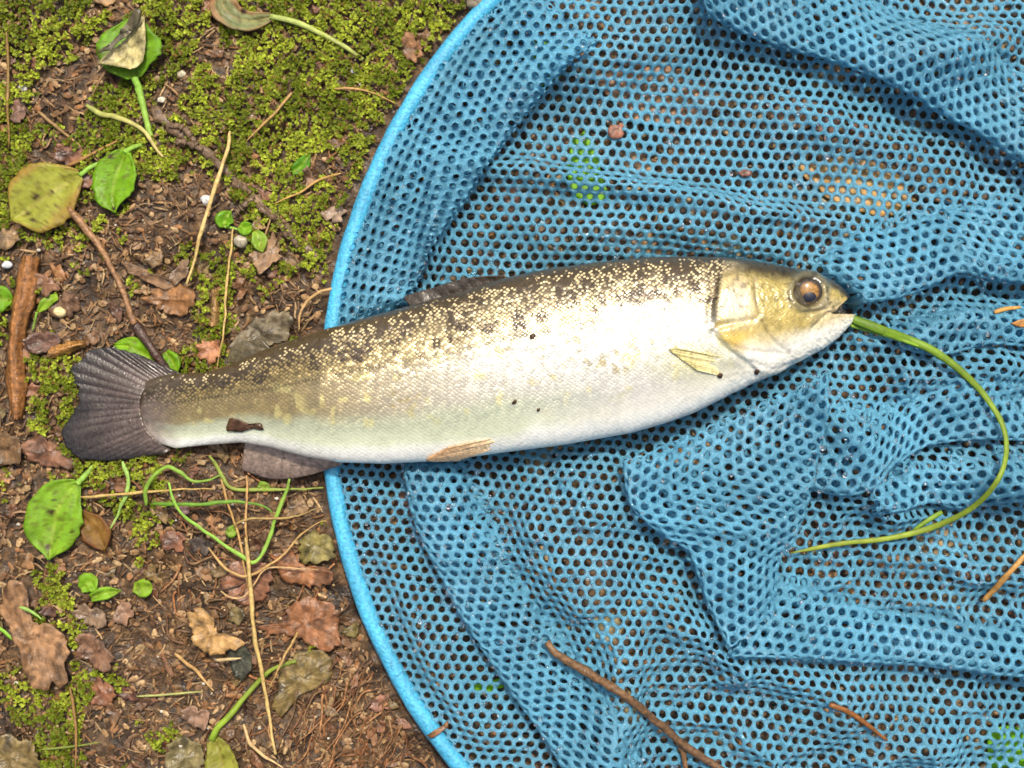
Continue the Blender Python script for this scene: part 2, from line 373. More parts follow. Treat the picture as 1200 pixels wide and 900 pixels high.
def plant_leaf(center, widths, stalk, label, base=lin(96, 168, 30), vein=lin(150, 200, 70), off=0.005, spots=(), edge=None, sw=(3.2, 2.6), seed=0, name='plantain_leaf', group=None, veins=3, stalkc=None, cup=0.18, nv=15, nu=36, cat='leaf', srise=None):
    w, F, C = blade_mesh(center, widths, off, vein_col(base, vein, 0.55, veins, seed, spots, edge=edge), seed=seed, cup=cup, nv=nv, nu=nu)
    if stalk is None:
        return tag(mk(name, w, F, M['green'], C=C, thick=0.00035), label, cat, group)
    loc = A([w[:, 0].mean(), w[:, 1].mean(), w[:, 2].min()])
    e = empty(name, loc, label, cat, group)
    mk('blade', w, F, M['green'], e, C=C, thick=0.00035)
    sp = cr(stalk, 22); q = PX(sp, 0.006); z0 = w[w.shape[0] // nu // 2, 2] if False else w[nv // 2, 2]
    zz = np.interp(np.linspace(0, 1, 22), [0, 0.3, 1], [z0, z0 + 0.001, 0])
    gz = ground(q[:, 0], q[:, 1]); k = np.linspace(0, 1, 22); q[:, 2] = z0 * (1 - k) + (gz + 0.002) * k + 0.0008; q[:, 2] = np.maximum(q[:, 2], gz + 0.001)
    V, F2 = tube(q, 0.8 * np.linspace(sw[0], sw[1], 22) * S, 8, 0.7, 0.18, seed)
    occupy(np.vstack([sp + [sw[0], 0], sp[::-1] - [sw[0], 0]]))
    sc = lin(132, 178, 66) if stalkc is None else stalkc
    kq = np.r_[np.repeat(k, 8), 0, 1][:, None]
    mk('petiole', V, F2, M['stalk'], e, C=(sc * (1 - kq) + (sc * 0.75 + lin(150, 130, 84) * 0.25) * kq) * (0.75 + 0.5 * vn(np.arange(len(V)) * 0.11, np.arange(len(V)) % 8 * 0.7, seed))[:, None])
    return e

def strand(pts, r, label, colr, name='straw', cat='straw', mater='straw', group=None, lift=0.004, n=40, flat=0.7, bump=0.12, zs=None, tip=0.4, seed=0, seg=7, arch=0.0, col2=None):
    sp = cr(pts, n); flat = 0.42 if mater == 'stalk' else flat
    sp[1:-1] += 1.5 * (np.stack([vn(np.arange(n) / 5, np.zeros(n), int(pts[0][1]) + 7 + k_) for k_ in (1, 2)], 1)[1:-1] - 0.5)
    q = PX(sp, 0.005); g = ground(q[:, 0], q[:, 1])
    ker = np.ones(9) / 9; gs = np.convolve(np.pad(g, 4, 'edge'), ker, 'valid')
    q[:, 2] = np.maximum(gs, g - 0.0008) + lift + r * S * flat * 0.5 + arch * np.sin(np.linspace(0, np.pi, n))
    if zs is not None: q[:, 2] = np.interp(np.linspace(0, 1, n), np.linspace(0, 1, len(zs)), zs)
    rad = 0.82 * r * S * np.interp(np.linspace(0, 1, n), [0, 0.05, 0.12, 0.6, 1], [0.55, 0.85, 1, 0.88, tip * 0.8]) * (0.82 + 0.36 * vn(np.linspace(0, n / 4, n), np.zeros(n), seed + int(pts[0][0])))
    q[1:-1, :2] += 0.5 * S * (np.stack([vn(np.arange(n) / 3, np.zeros(n), seed + int(pts[0][1]) + k_) for k_ in (1, 2)], 1)[1:-1] - 0.5) * 2
    V, F = tube(q, rad, seg, flat, bump, seed)
    k = np.r_[np.repeat(np.linspace(0, 1, n), seg), 0, 1][:, None]
    C = np.asarray(colr) * (1 - k) + np.asarray(colr if col2 is None else col2) * k
    C = C * (0.75 + 0.5 * vn(np.arange(len(V)) / seg * 0.35, np.arange(len(V)) % seg * 0.5, seed))[:, None]
    return tag(mk(name, V, F, M[mater], C=C), label, cat, group)

# ------------------------------------------------------------------ fish outline (needed by the net too)
FT = A([(158, 463), (163, 454), (172, 446), (188, 440.5), (206, 437.5), (240, 436.5), (270, 427), (300, 413.5), (317, 407), (377, 387), (430, 371.5), (483, 357.5), (540, 341.5), (592, 325.5), (640, 315.5), (700, 307), (760, 301.5), (800, 300.5), (843, 301.5), (885, 306), (920, 312), (955, 319.5), (976, 329.5), (987, 337.5), (992.5, 343.5), (994.5, 349), (996, 358), (1001.5, 366)], float)
FB = A([(158, 484), (163, 496), (172, 507), (188, 520), (206, 525.5), (237, 522), (283, 518.5), (317, 524), (360, 535.5), (400, 542), (450, 543.5), (500, 541), (560, 534.5), (593, 530), (660, 521.5), (740, 507.5), (780, 496), (813, 484), (867, 457), (937, 424), (960, 411.5), (976, 401), (990, 388.5), (997, 379), (1000, 374.5), (1001.5, 370)], float)
def yt(x): return np.interp(x, FT[:, 0], FT[:, 1])
def yb(x): return np.interp(x, FB[:, 0], FB[:, 1])

# ------------------------------------------------------------------ landing net
def polydist(px, py, poly):
    """distance to a polyline and parameter along it"""
    best = np.full(np.shape(px), 1e9); bt = np.zeros(np.shape(px)); p = np.asarray(poly, float)
    L = np.r_[0, np.cumsum(np.linalg.norm(np.diff(p, axis=0), axis=1))]
    for i in range(len(p) - 1):
        a, b = p[i], p[i + 1]; ab = b - a; l2 = ab @ ab
        t = np.clip(((px - a[0]) * ab[0] + (py - a[1]) * ab[1]) / l2, 0, 1)
        d = np.hypot(px - a[0] - t * ab[0], py - a[1] - t * ab[1]); m = d < best
        best = np.where(m, d, best); bt = np.where(m, (L[i] + t * math.sqrt(l2)) / L[-1], bt)
    return best, bt

RIDGES = [  # polyline px, height mm, half width px
    ([(520, 195), (620, 204), (760, 226), (860, 246), (1010, 268)], 9, 17),
    ([(519, 196), (512, 260), (505, 335)], 8, 15),
    ([(560, 150), (640, 95), (760, 60), (840, 50)], 9, 30),
    ([(640, 280), (760, 262), (850, 275), (960, 300)], 7, 22),
    ([(640, 30), (800, 5), (980, -40)], 9, 34),
    ([(1010, 60), (1090, 70), (1200, 40)], 9, 30),
    ([(860, 120), (980, 150), (1130, 215)], 5, 30),
    ([(700, 560), (690, 640), (735, 720), (722, 800), (715, 900), (720, 980)], 13, 34),
    ([(610, 560), (640, 650), (690, 730)], 9, 30),
    ([(760, 650), (790, 720), (850, 770), (960, 800), (1100, 880)], 9, 26),
    ([(870, 860), (960, 850), (1080, 900)], 5, 30),
    ([(1000, 480), (1060, 540), (1150, 560), (1240, 540)], 9, 30),
    ([(960, 560), (1040, 600), (1120, 610)], 8, 22),
    ([(1030, 420), (1110, 440), (1230, 420)], 11, 30),
    ([(1040, 395), (1120, 372), (1210, 380)], 10, 20),
    ([(1120, 480), (1165, 560), (1230, 620)], 8, 28),
    ([(950, 460), (1000, 520), (1020, 600)], 8, 24),
    ([(1060, 640), (1130, 670), (1240, 660)], 7, 24),
    ([(1250, 100), (1380, 260), (1500, 300)], 16, 50), ([(1260, 560), (1400, 520), (1560, 600)], 16, 50),
    ([(1240, 800), (1340, 900), (1400, 980)], 14, 50), ([(880, -120), (1010, -90), (1150, -140)], 12, 40),
    ([(430, 575), (455, 660), (510, 780), (580, 900)], 5, 18),
    ([(430, 330), (480, 200), (560, 80), (640, 0)], 6, 20),
]
def fish_mask(px, py):
    """1 under the fish"""
    ins = np.minimum(py - yt(px), yb(px) - py)
    end = np.minimum(px - 150, 1015 - px)
    return sm(-12, 14, np.minimum(ins, end))

def net_h(x, y, fold=1.0, crumple=1.0):
    px = 600 + x / S * 1.008; py = 450 - y / S * 1.008
    z = np.zeros(np.shape(px))
    for poly, h, w in RIDGES:
        d, t = polydist(px, py, poly)
        z = z + h * 0.0016 * np.exp(-(d / w) ** 2) * np.sin(np.pi * np.clip(t, 0.04, 0.96)) ** 0.5 * (0.86 + 0.3 * vn(t * 4, 0 * t, int(h * 7 + w)))
    z = z + 0.010 * (fbm(px / 75, py / 75, 41, 3) - 0.4) + 0.0025 * (vn(px / 28, py / 28, 44) - 0.5)
    rw = fbm(px / 90, py / 90, 51, 2) * 60; rdg = (1 - np.abs(2 * fbm((px + rw) / 95, (py - rw) / 80, 47, 2) - 1)) ** 3
    rd2 = (1 - np.abs(2 * fbm((px - rw) / 48, (py + rw) / 44, 49, 2) - 1)) ** 3
    wr = 0.32 + 0.68 * np.maximum(sm(930, 1010, px) * sm(280, 340, py), sm(560, 640, px) * sm(520, 560, py))
    z = z + (0.008 * rdg + 0.0045 * rd2 * crumple) * wr * (0.45 + 0.55 * crumple)
    z = z * fold * (1 - 0.92 * fish_mask(px, py))
    z = 0.002 + np.maximum(z, -0.0005)
    d = np.hypot(x - HC[0], y - HC[1])
    k = sm(HR - 0.018, HR - 0.001, d)
    return np.maximum(z * (1 - k) + 0.0068 * k, ground(x, y) + 0.001)

def hexcells(a0, a1, b0, b1, pitch, ang, hole=0.31):
    """hexagonal cells with round holes; returns material points of 12 outer / 12 hole vertices for each cell"""
    dx = pitch; dy = pitch * 0.88
    R = math.hypot(a1 - a0, b1 - b0) / 2 + 2 * pitch; ca, cb = (a0 + a1) / 2, (b0 + b1) / 2
    n, m = int(R / dx) + 1, int(R / dy) + 1
    I, J = np.meshgrid(np.arange(-n, n + 1), np.arange(-m, m + 1)); cx = (I + 0.5 * (J % 2)) * dx; cy = J * dy
    cx, cy = cx.ravel(), cy.ravel()
    # corners of the hexagon and mid edges, shared exactly with the neighbours
    hx, hy = dx / 2, dy / 3
    corners = A([(0, -2 * hy), (hx, -hy), (hx, hy), (0, 2 * hy), (-hx, hy), (-hx, -hy)])
    outer = np.empty((12, 2)); outer[0::2] = corners; outer[1::2] = (corners + np.roll(corners, -1, 0)) / 2
    th = np.arctan2(outer[:, 1], outer[:, 0])
    inner = np.stack([np.cos(th), np.sin(th)], 1) * pitch * hole
    O = np.stack([cx, cy], 1)[:, None] + outer[None]; Hh = np.stack([cx, cy], 1)[:, None] + inner[None]
    c, s = math.cos(ang), math.sin(ang); Rm = A([[c, s], [-s, c]])
    O = O @ Rm + [ca, cb]; Hh = Hh @ Rm + [ca, cb]; ctr = np.stack([cx, cy], 1) @ Rm + [ca, cb]
    return O, Hh, ctr

CREST = []
NETC = lin(100, 170, 202)
def net_patch(name, fmap, keep, bounds, pitch, ang, parent, seed, hole=0.31):
    O, Hh, ctr = hexcells(*bounds, pitch, ang, hole)
    k = keep(ctr[:, 0], ctr[:, 1]); O, Hh, ctr = O[k], Hh[k], ctr[k]; nc = len(O)
    if nc == 0: return None
    r_ = np.random.default_rng(seed)
    Hh = ctr[:, None] + (Hh - ctr[:, None]) * r_.normal(1, 0.07, (nc, 1, 1)) * (1 + r_.normal(0, 0.04, (nc, 12, 1))) + r_.normal(0, pitch * 0.025, (nc, 1, 2))
    key = np.round(O.reshape(-1, 2) / (pitch * 0.02)).astype(np.int64)
    _, first, inv = np.unique(key, axis=0, return_index=True, return_inverse=True); inv = inv.reshape(nc, 12)
    Ou = O.reshape(-1, 2)[first]; no = len(Ou)
    # rings: strand crest, mid, hole edge, hole wall
    Hm = Hh.reshape(-1, 2); Md = (O.reshape(-1, 2) * 0.45 + Hm * 0.55)
    mp = np.vstack([Ou, Md, Hm, Hm + 0]); e = pitch * 0.06
    p = fmap(mp[:, 0], mp[:, 1]); pa = fmap(mp[:, 0] + e, mp[:, 1]); pb = fmap(mp[:, 0], mp[:, 1] + e)
    nr = np.cross(pa - p, pb - p); nr /= np.linalg.norm(nr, axis=1)[:, None] + 1e-12
    nh = nc * 12
    off = np.r_[np.full(no, 0.00035), np.full(nh, 0.0003), np.full(nh, -0.00015), np.full(nh, -0.0008)]
    off = off + r_.normal(0, 0.00013, len(off))
    V = p + nr * off[:, None]
    CREST.append(V[:no])
    j = np.arange(12); i0 = np.arange(nc)[:, None] * 12
    a = inv; b = inv[:, (j + 1) % 12]
    m0 = no + i0 + j; m1 = no + i0 + (j + 1) % 12; h0, h1 = m0 + nh, m1 + nh; w0, w1 = h0 + nh, h1 + nh
    F = np.concatenate([np.stack([a, b, m1, m0], -1), np.stack([m0, m1, h1, h0], -1), np.stack([h0, h1, w1, w0], -1)]).reshape(-1, 4)
    C = NETC * (0.9 + 0.22 * vn(V[:, 0] * 45, V[:, 1] * 45, seed) )[:, None] * r_.uniform(0.80, 1.22, (len(V), 1))
    return mk(name, V, F, M['net'], parent, C=C)

net = empty('landing_net', (HC[0], HC[1], 0.0), 'round landing net of bright blue holed mesh spread under the fish', 'net')
# hoop
th = np.linspace(0, 2 * np.pi, 361)[:-1]; mi = np.linspace(0, 2 * np.pi, 15)[:-1]
rr = 0.0041 * (1 + 0.09 * (vn(th[:, None] * 40 + 0 * mi, mi[None] * 1.5 + 0 * th[:, None], 3) - 0.5) * 2)
hz = 0.0046 + 0 * th
RR = HR + rr * np.cos(mi)[None]
Vh = np.stack([HC[0] + RR * np.cos(th)[:, None], HC[1] + RR * np.sin(th)[:, None], hz[:, None] + rr * np.sin(mi)[None]], -1)
nV = len(th); m_ = len(mi); Fh = []
for i in range(nV):
    for j in range(m_):
        Fh.append([i * m_ + j, ((i + 1) % nV) * m_ + j, ((i + 1) % nV) * m_ + (j + 1) % m_, i * m_ + (j + 1) % m_])
Ch = lin(70, 164, 204) * (0.8 + 0.4 * vn(th[:, None] * 25 + 0 * mi, mi[None] * 0.8 + 0 * th[:, None], 8))[..., None]
mk('hoop', Vh.reshape(-1, 3), Fh, M['hoop'], net, C=Ch.reshape(-1, 3))

# base sheet: fabric relaxed over the folds so that the holes keep their true size
d0 = 0.0055; ga = np.arange(-0.45, 0.45, d0); ng = len(ga)
U, Vv = np.meshgrid(ga, ga, indexing='ij')
ctr0 = A([0.13, 0.0])
pos = np.stack([U * 0.91 + ctr0[0], Vv * 0.91 + ctr0[1]], -1)
pos[..., 0] += 0.004 * (vn(U * 14, Vv * 14, 61) - 0.5) * 2; pos[..., 1] += 0.004 * (vn(U * 14, Vv * 14, 62) - 0.5) * 2
for it in range(220):
    if it % 4 == 0: z = net_h(pos[..., 0], pos[..., 1])
    acc = np.zeros_like(pos)
    for ax, rest, kst in ((0, d0, 0.5), (1, d0, 0.5)):
        q = np.concatenate([pos, z[..., None]], -1)
        d = np.diff(q, axis=ax); l = np.linalg.norm(d, axis=-1) + 1e-12
        corr = (d[..., :2] * ((l - rest) / l)[..., None]) * 0.25
        if ax == 0: acc[:-1] += corr; acc[1:] -= corr
        else: acc[:, :-1] += corr; acc[:, 1:] -= corr
    for s in (1, -1):      # shear
        a = q[:-1, :-1] if s == 1 else q[1:, :-1]; b = q[1:, 1:] if s == 1 else q[:-1, 1:]
        d = b - a; l = np.linalg.norm(d, axis=-1) + 1e-12; corr = d[..., :2] * ((l - d0 * 1.41421) / l)[..., None] * 0.08
        if s == 1: acc[:-1, :-1] += corr; acc[1:, 1:] -= corr
        else: acc[1:, :-1] += corr; acc[:-1, 1:] -= corr
    pos += acc * 0.8
    if it % 10 == 9:
        for _ in range(1): pos[1:-1, 1:-1] = 0.5 * pos[1:-1, 1:-1] + 0.125 * (pos[:-2, 1:-1] + pos[2:, 1:-1] + pos[1:-1, :-2] + pos[1:-1, 2:])
def base_map(a, b):
    fa = np.clip((a - ga[0]) / d0, 0, ng - 1.001); fb = np.clip((b - ga[0]) / d0, 0, ng - 1.001)
    i, j = fa.astype(int), fb.astype(int); u, v = (fa - i)[:, None], (fb - j)[:, None]
    xy = (pos[i, j] * (1 - u) + pos[i + 1, j] * u) * (1 - v) + (pos[i, j + 1] * (1 - u) + pos[i + 1, j + 1] * u) * v
    return np.c_[xy, net_h(xy[:, 0], xy[:, 1])]
def base_keep(a, b):
    q = base_map(a, b); return np.hypot(q[:, 0] - HC[0], q[:, 1] - HC[1]) < HR - 0.002
net_patch('netting', base_map, base_keep, (ga[0], ga[-1], ga[0], ga[-1]), 0.0053, math.radians(-6), net, 1, 0.335)

def flap(edge, far, top, ang, seed, both=False, sink=True, roll=0.0035, under=0.012, pitch=0.0054, name='folded_netting', wav=0.0025, prof=1.0, hole=0.31):
    """a fold of the bag lying over the sheet: 'edge' is the rounded fold, 'far' is where it dives back into the sheet (or a second fold)"""
    n = 80; Aw = cr(edge, n); Bw = cr(far, n)
    Aw = PX(Aw, 0.008)[:, :2]; Bw = PX(Bw, 0.008)[:, :2]
    mid = (Aw + Bw) / 2; Ls = np.r_[0, np.cumsum(np.linalg.norm(np.diff(mid, axis=0), axis=1))]; LT = Ls[-1]
    W = np.linalg.norm(Bw - Aw, axis=1); Nn = (Bw - Aw) / W[:, None]; top = top * 0.0019
    def ev(a, arr): return np.interp(a, Ls, arr)
    def fm(a, b):
        a = np.clip(a, 0, LT); ax, ay = ev(a, Aw[:, 0]), ev(a, Aw[:, 1]); nx, ny = ev(a, Nn[:, 0]), ev(a, Nn[:, 1]); w = ev(a, W)
        h_ = roll
        # b<0 rolls under at the edge
        ph = np.clip(-b / h_, 0, np.pi); ext = np.maximum(-b - np.pi * h_, 0)
        s = np.where(b >= 0, b, -h_ * np.sin(ph) + ext); dz = np.where(b >= 0, 0, -h_ * (1 - np.cos(ph)))
        if both:
            b2 = b - w; ph2 = np.clip(b2 / h_, 0, np.pi); ex2 = np.maximum(b2 - np.pi * h_, 0)
            s = np.where(b2 > 0, w + h_ * np.sin(ph2) - ex2, s); dz = np.where(b2 > 0, -h_ * (1 - np.cos(ph2)), dz)
        x, y = ax + nx * s, ay + ny * s
        px = 600 + x / S * 1.01; py = 450 - y / S * 1.01
        t = np.clip(s / w, 0, 1)
        lift = top * (1 - t ** prof) if not both else top * (1 + 0.35 * np.sin(np.pi * t))
        if not both: lift = lift - 0.0035 * sm(0.75, 1.0, t) * (1 if sink else 0) + 0.0016
        fmk = fish_mask(px, py)
        nf = net_h(x, y); zz = net_h(x, y, 1.0, 0.0) + (lift + wav * (fbm(px / 34, py / 34, seed + 70, 2) - 0.5) * sm(0, 0.25, t + 0.1)) * (1 - 0.85 * fmk) + dz * (1 - 0.8 * fmk)
        zz = np.where((t < 0.8) & (b >= 0), np.maximum(zz, nf + 0.0012), zz)
        return np.stack([x, y, np.maximum(zz, 0.0022)], 1)
    def keep(a, b):
        w = ev(a, W); lo = -np.pi * roll - under
        return (a > 0) & (a < LT) & (b > lo) & (b < (w + np.pi * roll + under if both else w))
    return net_patch(name, fm, keep, (0, LT, -0.03, W.max() + 0.03), pitch, math.radians(ang), net, seed, hole)

# rim band above the fish
flap([(690, 55), (640, 98), (585, 165), (530, 245), (495, 305), (470, 362)], [(610, -20), (545, 45), (478, 140), (425, 255), (405, 320), (394, 392)], 6, 50, 11, sink=False, prof=2.0, pitch=0.0052, hole=0.27)
# fold right of the crease below the fish
flap([(482, 535), (496, 610), (548, 712), (596, 788), (640, 850), (690, 930)], [(545, 535), (575, 600), (630, 700), (690, 775), (735, 840), (770, 930)], 7, 25, 12, pitch=0.0053, prof=1.6)
# large fold across the upper right
flap([(815, 20), (860, 38), (940, 62), (1040, 100), (1120, 142), (1210, 196), (1300, 230)], [(800, -25), (880, -35), (980, -20), (1090, 20), (1170, 60), (1250, 100), (1340, 130)], 9, -20, 13, prof=1.5)
# broad fold in front of the snout
flap([(985, 352), (1030, 345), (1075, 331), (1110, 314), (1150, 322), (1220, 328), (1290, 330)], [(955, 300), (1005, 272), (1060, 252), (1100, 243), (1150, 232), (1220, 215), (1290, 200)], 10, -8, 14, prof=1.6, wav=0.006)
# big doubled fold below the belly, and the roll running right from it
flap([(735, 535), (745, 585), (780, 618), (812, 640), (832, 695), (853, 742)], [(950, 440), (945, 510), (935, 570), (920, 620), (898, 662), (893, 720)], 11, 40, 15, both=True, roll=0.004, wav=0.007)
flap([(850, 744), (940, 752), (1060, 761), (1210, 776), (1320, 790)], [(885, 655), (960, 682), (1060, 712), (1210, 722), (1320, 728)], 10, -4, 16, prof=2.2, roll=0.005, wav=0.003)
# smaller folds at the right
flap([(935, 560), (990, 566), (1060, 520), (1130, 505), (1230, 508)], [(945, 470), (1000, 470), (1060, 452), (1130, 440), (1230, 440)], 6, 10, 17, prof=1.4, wav=0.005)
flap([(1040, 400), (1090, 408), (1150, 396), (1230, 402)], [(1035, 372), (1090, 362), (1150, 352), (1230, 350)], 5, -12, 18, prof=1.4)
flap([(1010, 590), (1080, 580), (1120, 585), (1190, 575), (1260, 590)], [(1000, 540), (1080, 535), (1130, 530), (1190, 520), (1260, 530)], 5, 6, 19, prof=1.4)

# water caught on the netting
def water_material():
    m, nt, b_ = base_mat('water'); b_.inputs['Base Color'].default_value = (1, 1, 1, 1); b_.inputs['Transmission Weight'].default_value = 1.0
    b_.inputs['IOR'].default_value = 1.33; b_.inputs['Roughness'].default_value = 0.06
    return m
M['water'] = water_material()
cp = np.vstack(CREST); rw_ = np.random.default_rng(99)
cpx, cpy = proj(cp)
wet = 0.15 + 1.0 * np.exp(-(((cpx - 560) / 130) ** 2 + ((cpy - 640) / 110) ** 2)) + 0.7 * np.exp(-(((cpx - 1040) / 120) ** 2 + ((cpy - 560) / 150) ** 2)) + 0.5 * np.exp(-(((cpx - 800) / 160) ** 2 + ((cpy - 830) / 90) ** 2)) + 0.4 * np.exp(-(((cpx - 450) / 70) ** 2 + ((cpy - 330) / 120) ** 2))
wet = wet * (0.2 + 1.6 * sm(0.45, 0.65, fbm(cpx / 26, cpy / 26, 123, 3))) * (1 - fish_mask(cpx, cpy))
pick = rw_.choice(len(cp), 6000, replace=False, p=wet / wet.sum())
dr = rw_.uniform(0.0003, 0.0009, len(pick)) * np.where(rw_.random(len(pick)) < 0.06, 1.7, 1.0); hh_ = dr * rw_.uniform(0.35, 0.7, len(pick))
dc = cp[pick] + np.c_[rw_.normal(0, 0.0006, (len(pick), 2)), np.full(len(pick), 0.0001)]
ta = np.linspace(0, 2 * np.pi, 9)[:-1]; rg = A([1.0, 0.8, 0.45]); zg = A([0.0, 0.6, 0.92])
el_ = rw_.uniform(0.7, 1.3, (len(pick), 1, 1))
Vd = np.stack([dc[:, None, None, 0] + dr[:, None, None] * rg[None, :, None] * np.cos(ta) * el_, dc[:, None, None, 1] + dr[:, None, None] * rg[None, :, None] * np.sin(ta) / el_, dc[:, None, None, 2] + hh_[:, None, None] * zg[None, :, None] + 0 * np.cos(ta)], -1).reshape(len(pick), -1, 3)
Vd = np.concatenate([Vd, (dc + np.c_[0 * dr, 0 * dr, hh_])[:, None], (dc - np.c_[0 * dr, 0 * dr, hh_ * 0.4])[:, None]], 1)
fq = gridF(3, 8, True); f3 = [[16 + j, 16 + (j + 1) % 8, 24] for j in range(8)] + [[(j + 1) % 8, j, 25] for j in range(8)]
Fd = [[v + i * 26 for v in f] for i in range(len(pick)) for f in fq.tolist() + f3]
tag(mk('water_droplets', Vd.reshape(-1, 3), Fd, M['water']), 'clear water droplets clinging to the blue netting', 'water', kind='stuff')

# ------------------------------------------------------------------ fish
def tab(x, xs, ys): return np.interp(x, xs, ys)
def zc_f(x): return tab(x, [158, 200, 260, 380, 550, 700, 850, 930, 980, 1002], A([7.5, 10, 15, 23.5, 25, 26, 24.5, 22, 18.5, 17.5]) / 1000)
def ht_f(x): return tab(x, [158, 166, 182, 210, 260, 380, 550, 700, 850, 920, 965, 985, 997, 1002], A([0.5, 1.3, 2.6, 5.0, 8.6, 14.5, 20, 22, 20.5, 17, 11.5, 8, 5, 1.5]) / 1000)
nx_ = 620; nt_ = 190
tt = np.linspace(0, 1, nx_); xs = 158 + (1001.5 - 158) * (0.72 * tt + 0.28 * (0.5 - 0.5 * np.cos(np.pi * tt)))
xs = np.r_[xs[xs < 940], np.linspace(940, 1001.5, 150)]; nx_ = len(xs)
sm5 = lambda a: np.convolve(np.pad(a, 2, 'edge'), np.ones(5) / 5, 'valid')
T_, B_ = sm5(yt(xs)), sm5(yb(xs)); zc, ht = sm5(zc_f(xs)), sm5(ht_f(xs))
thf = np.linspace(0, 2 * np.pi, nt_, endpoint=False)
cs, sn = np.cos(thf), np.sin(thf)
cross = np.sign(sn) * np.abs(sn) ** 0.92
py_ = (T_ + B_)[:, None] / 2 - (B_ - T_)[:, None] / 2 * cs[None]         # cs=1 is the back
# thickest a little above the middle, the belly keel rounded
zz = zc[:, None] + ht[:, None] * cross[None] * (1 + 0.06 * cs[None])
# silhouette lies at the widest height
kk = (H - zc[:, None] - 0 * zz) / H
wx = (xs[:, None] - 600) * S * kk + 0 * zz; wy = (450 - py_) * S * kk
Vf = np.stack([wx, wy, zz], -1)
fx, fy = proj(Vf)
up = (sn[None] > 0) * np.ones((nx_, 1))
v01 = (1 - cs[None]) / 2 + 0 * fx                                          # 0 back, 1 belly
def pd(poly): return polydist(fx, fy, poly)
def side(poly):     # signed: positive to the right of the polyline in px space
    p = np.asarray(poly, float); o = np.argsort(p[:, 1]); return fx - np.interp(fy, p[o, 1], p[o, 0])
disp = np.zeros_like(fx)
GILL = [(846, 318), (842, 335), (838, 358), (837, 378), (843, 396), (858, 410), (878, 424), (890, 436)]
dg, tg = pd(GILL); sg = side(GILL)
gill_zone = sm(300, 325, fy) * (1 - sm(432, 448, fy))
disp += 0.0010 * sm(-4, 4, sg) * (1 - sm(10, 55, sg)) * gill_zone - 0.0007 * np.exp(-((sg + 5) / 4.5) ** 2) * gill_zone
PRE = [(884, 330), (885, 350), (890, 368), (899, 388), (912, 404), (925, 412)]
dp, _ = pd(PRE); disp -= 0.0004 * np.exp(-(dp / 2.6) ** 2); sp_ = side(PRE); disp += 0.0003 * np.exp(-((sp_ + 8) / 7) ** 2) * np.exp(-(dp / 18) ** 2)
SUB = [(843, 398), (870, 408), (900, 412), (925, 414)]; d_, _ = pd(SUB); disp -= 0.00025 * np.exp(-(d_ / 2.2) ** 2)
BRA = [(880, 424), (905, 432), (930, 426), (955, 412)]; d_, _ = pd(BRA); disp -= 0.0004 * np.exp(-(d_ / 2.4) ** 2)
MAX = [(979, 347), (968, 356), (957, 366), (949, 377)]; d_, _ = pd(MAX); disp += 0.0009 * np.exp(-(d_ / 4.5) ** 2)
MAX2 = [(984, 357), (973, 364), (962, 374), (952, 384)]; d2_, _ = pd(MAX2); disp -= 0.0008 * np.exp(-(d2_ / 2.2) ** 2)
EX, EY = 947, 342
de = np.hypot(fx - EX, fy - EY); disp += 0.0010 * np.exp(-((de - 21) / 4) ** 2) - 0.0022 * (1 - sm(13, 19, de))
NOS = np.hypot(fx - 978, fy - 336); disp -= 0.0006 * np.exp(-(NOS / 2.5) ** 2)
disp += sm(838, 850, fx) * (0.0006 * (fbm(fx / 11, fy / 11, 71, 3) - 0.5) + 0.00035 * (vn(fx / 2.6, fy / 2.6, 72) - 0.5))
Vn = np.zeros_like(Vf); du = np.gradient(Vf, axis=0); dv = np.roll(Vf, -1, 1) - np.roll(Vf, 1, 1)
Vn = np.cross(dv, du); Vn /= np.linalg.norm(Vn, axis=-1)[..., None] + 1e-12
Vn *= np.where((Vn * np.stack([0 * fx, -(py_ - ((T_ + B_) / 2)[:, None]), zz - zc[:, None]], -1)).sum(-1) < 0, -1, 1)[..., None]
onhead = up
Vf = Vf + Vn * (disp * onhead)[..., None]
# open mouth wedge between the jaws
lo = np.interp(fx, [974, 979, 1002], [366.5, 367, 367.5]); hi = np.interp(fx, [974, 979, 995, 1002], [366.5, 365.5, 349.5, 349])
wedge = sm(974, 980, fx) * sm(-0.8, 0.8, fy - hi) * sm(-0.8, 0.8, lo - fy)
Vf[..., 2] = Vf[..., 2] * (1 - wedge) + np.minimum(Vf[..., 2], zc[:, None] - 0.013) * wedge
# colour of the skin
nz = lambda s, sd, o=3: fbm(fx / s, fy / s, sd, o)
yl = np.interp(fx, [160, 300, 470, 640, 840], [478, 458, 424, 388, 352])       # lateral line
tl = np.clip((fx - 420) / 250, 0, 1)[..., None]                                # 0 towards the tail
e3 = lambda c: np.asarray(c)[None, None]
back = e3(lin(58, 50, 33)); gold = e3(lin(222, 205, 160)); silver = e3(lin(226, 224, 212)); olive = e3(lin(150, 130, 74)); belly = e3(lin(240, 242, 236)); green = e3(lin(205, 214, 178))
vj = v01 + 0.07 * (nz(30, 81) - 0.5)
C = back + (gold - back) * sm(0.01, 0.06, vj)[..., None]
C = C + (silver - C) * (sm(0.28, 0.45, vj))[..., None]
tailc = olive * (0.75 + 0.5 * nz(9, 82))[..., None]
tk = (1 - sm(300, 700, fx)) * sm(0.06, 0.2, vj) * (1 - sm(0.66, 0.86, vj))
C = C + (tailc - C) * (tk * 0.92)[..., None]
C = C + (green - C) * (sm(0.62, 0.76, vj) * (1 - sm(0.86, 0.97, vj)) * (1 - sm(560, 760, fx)) * 0.8)[..., None]
C = C + (belly - C) * sm(0.84, 0.96, vj)[..., None]
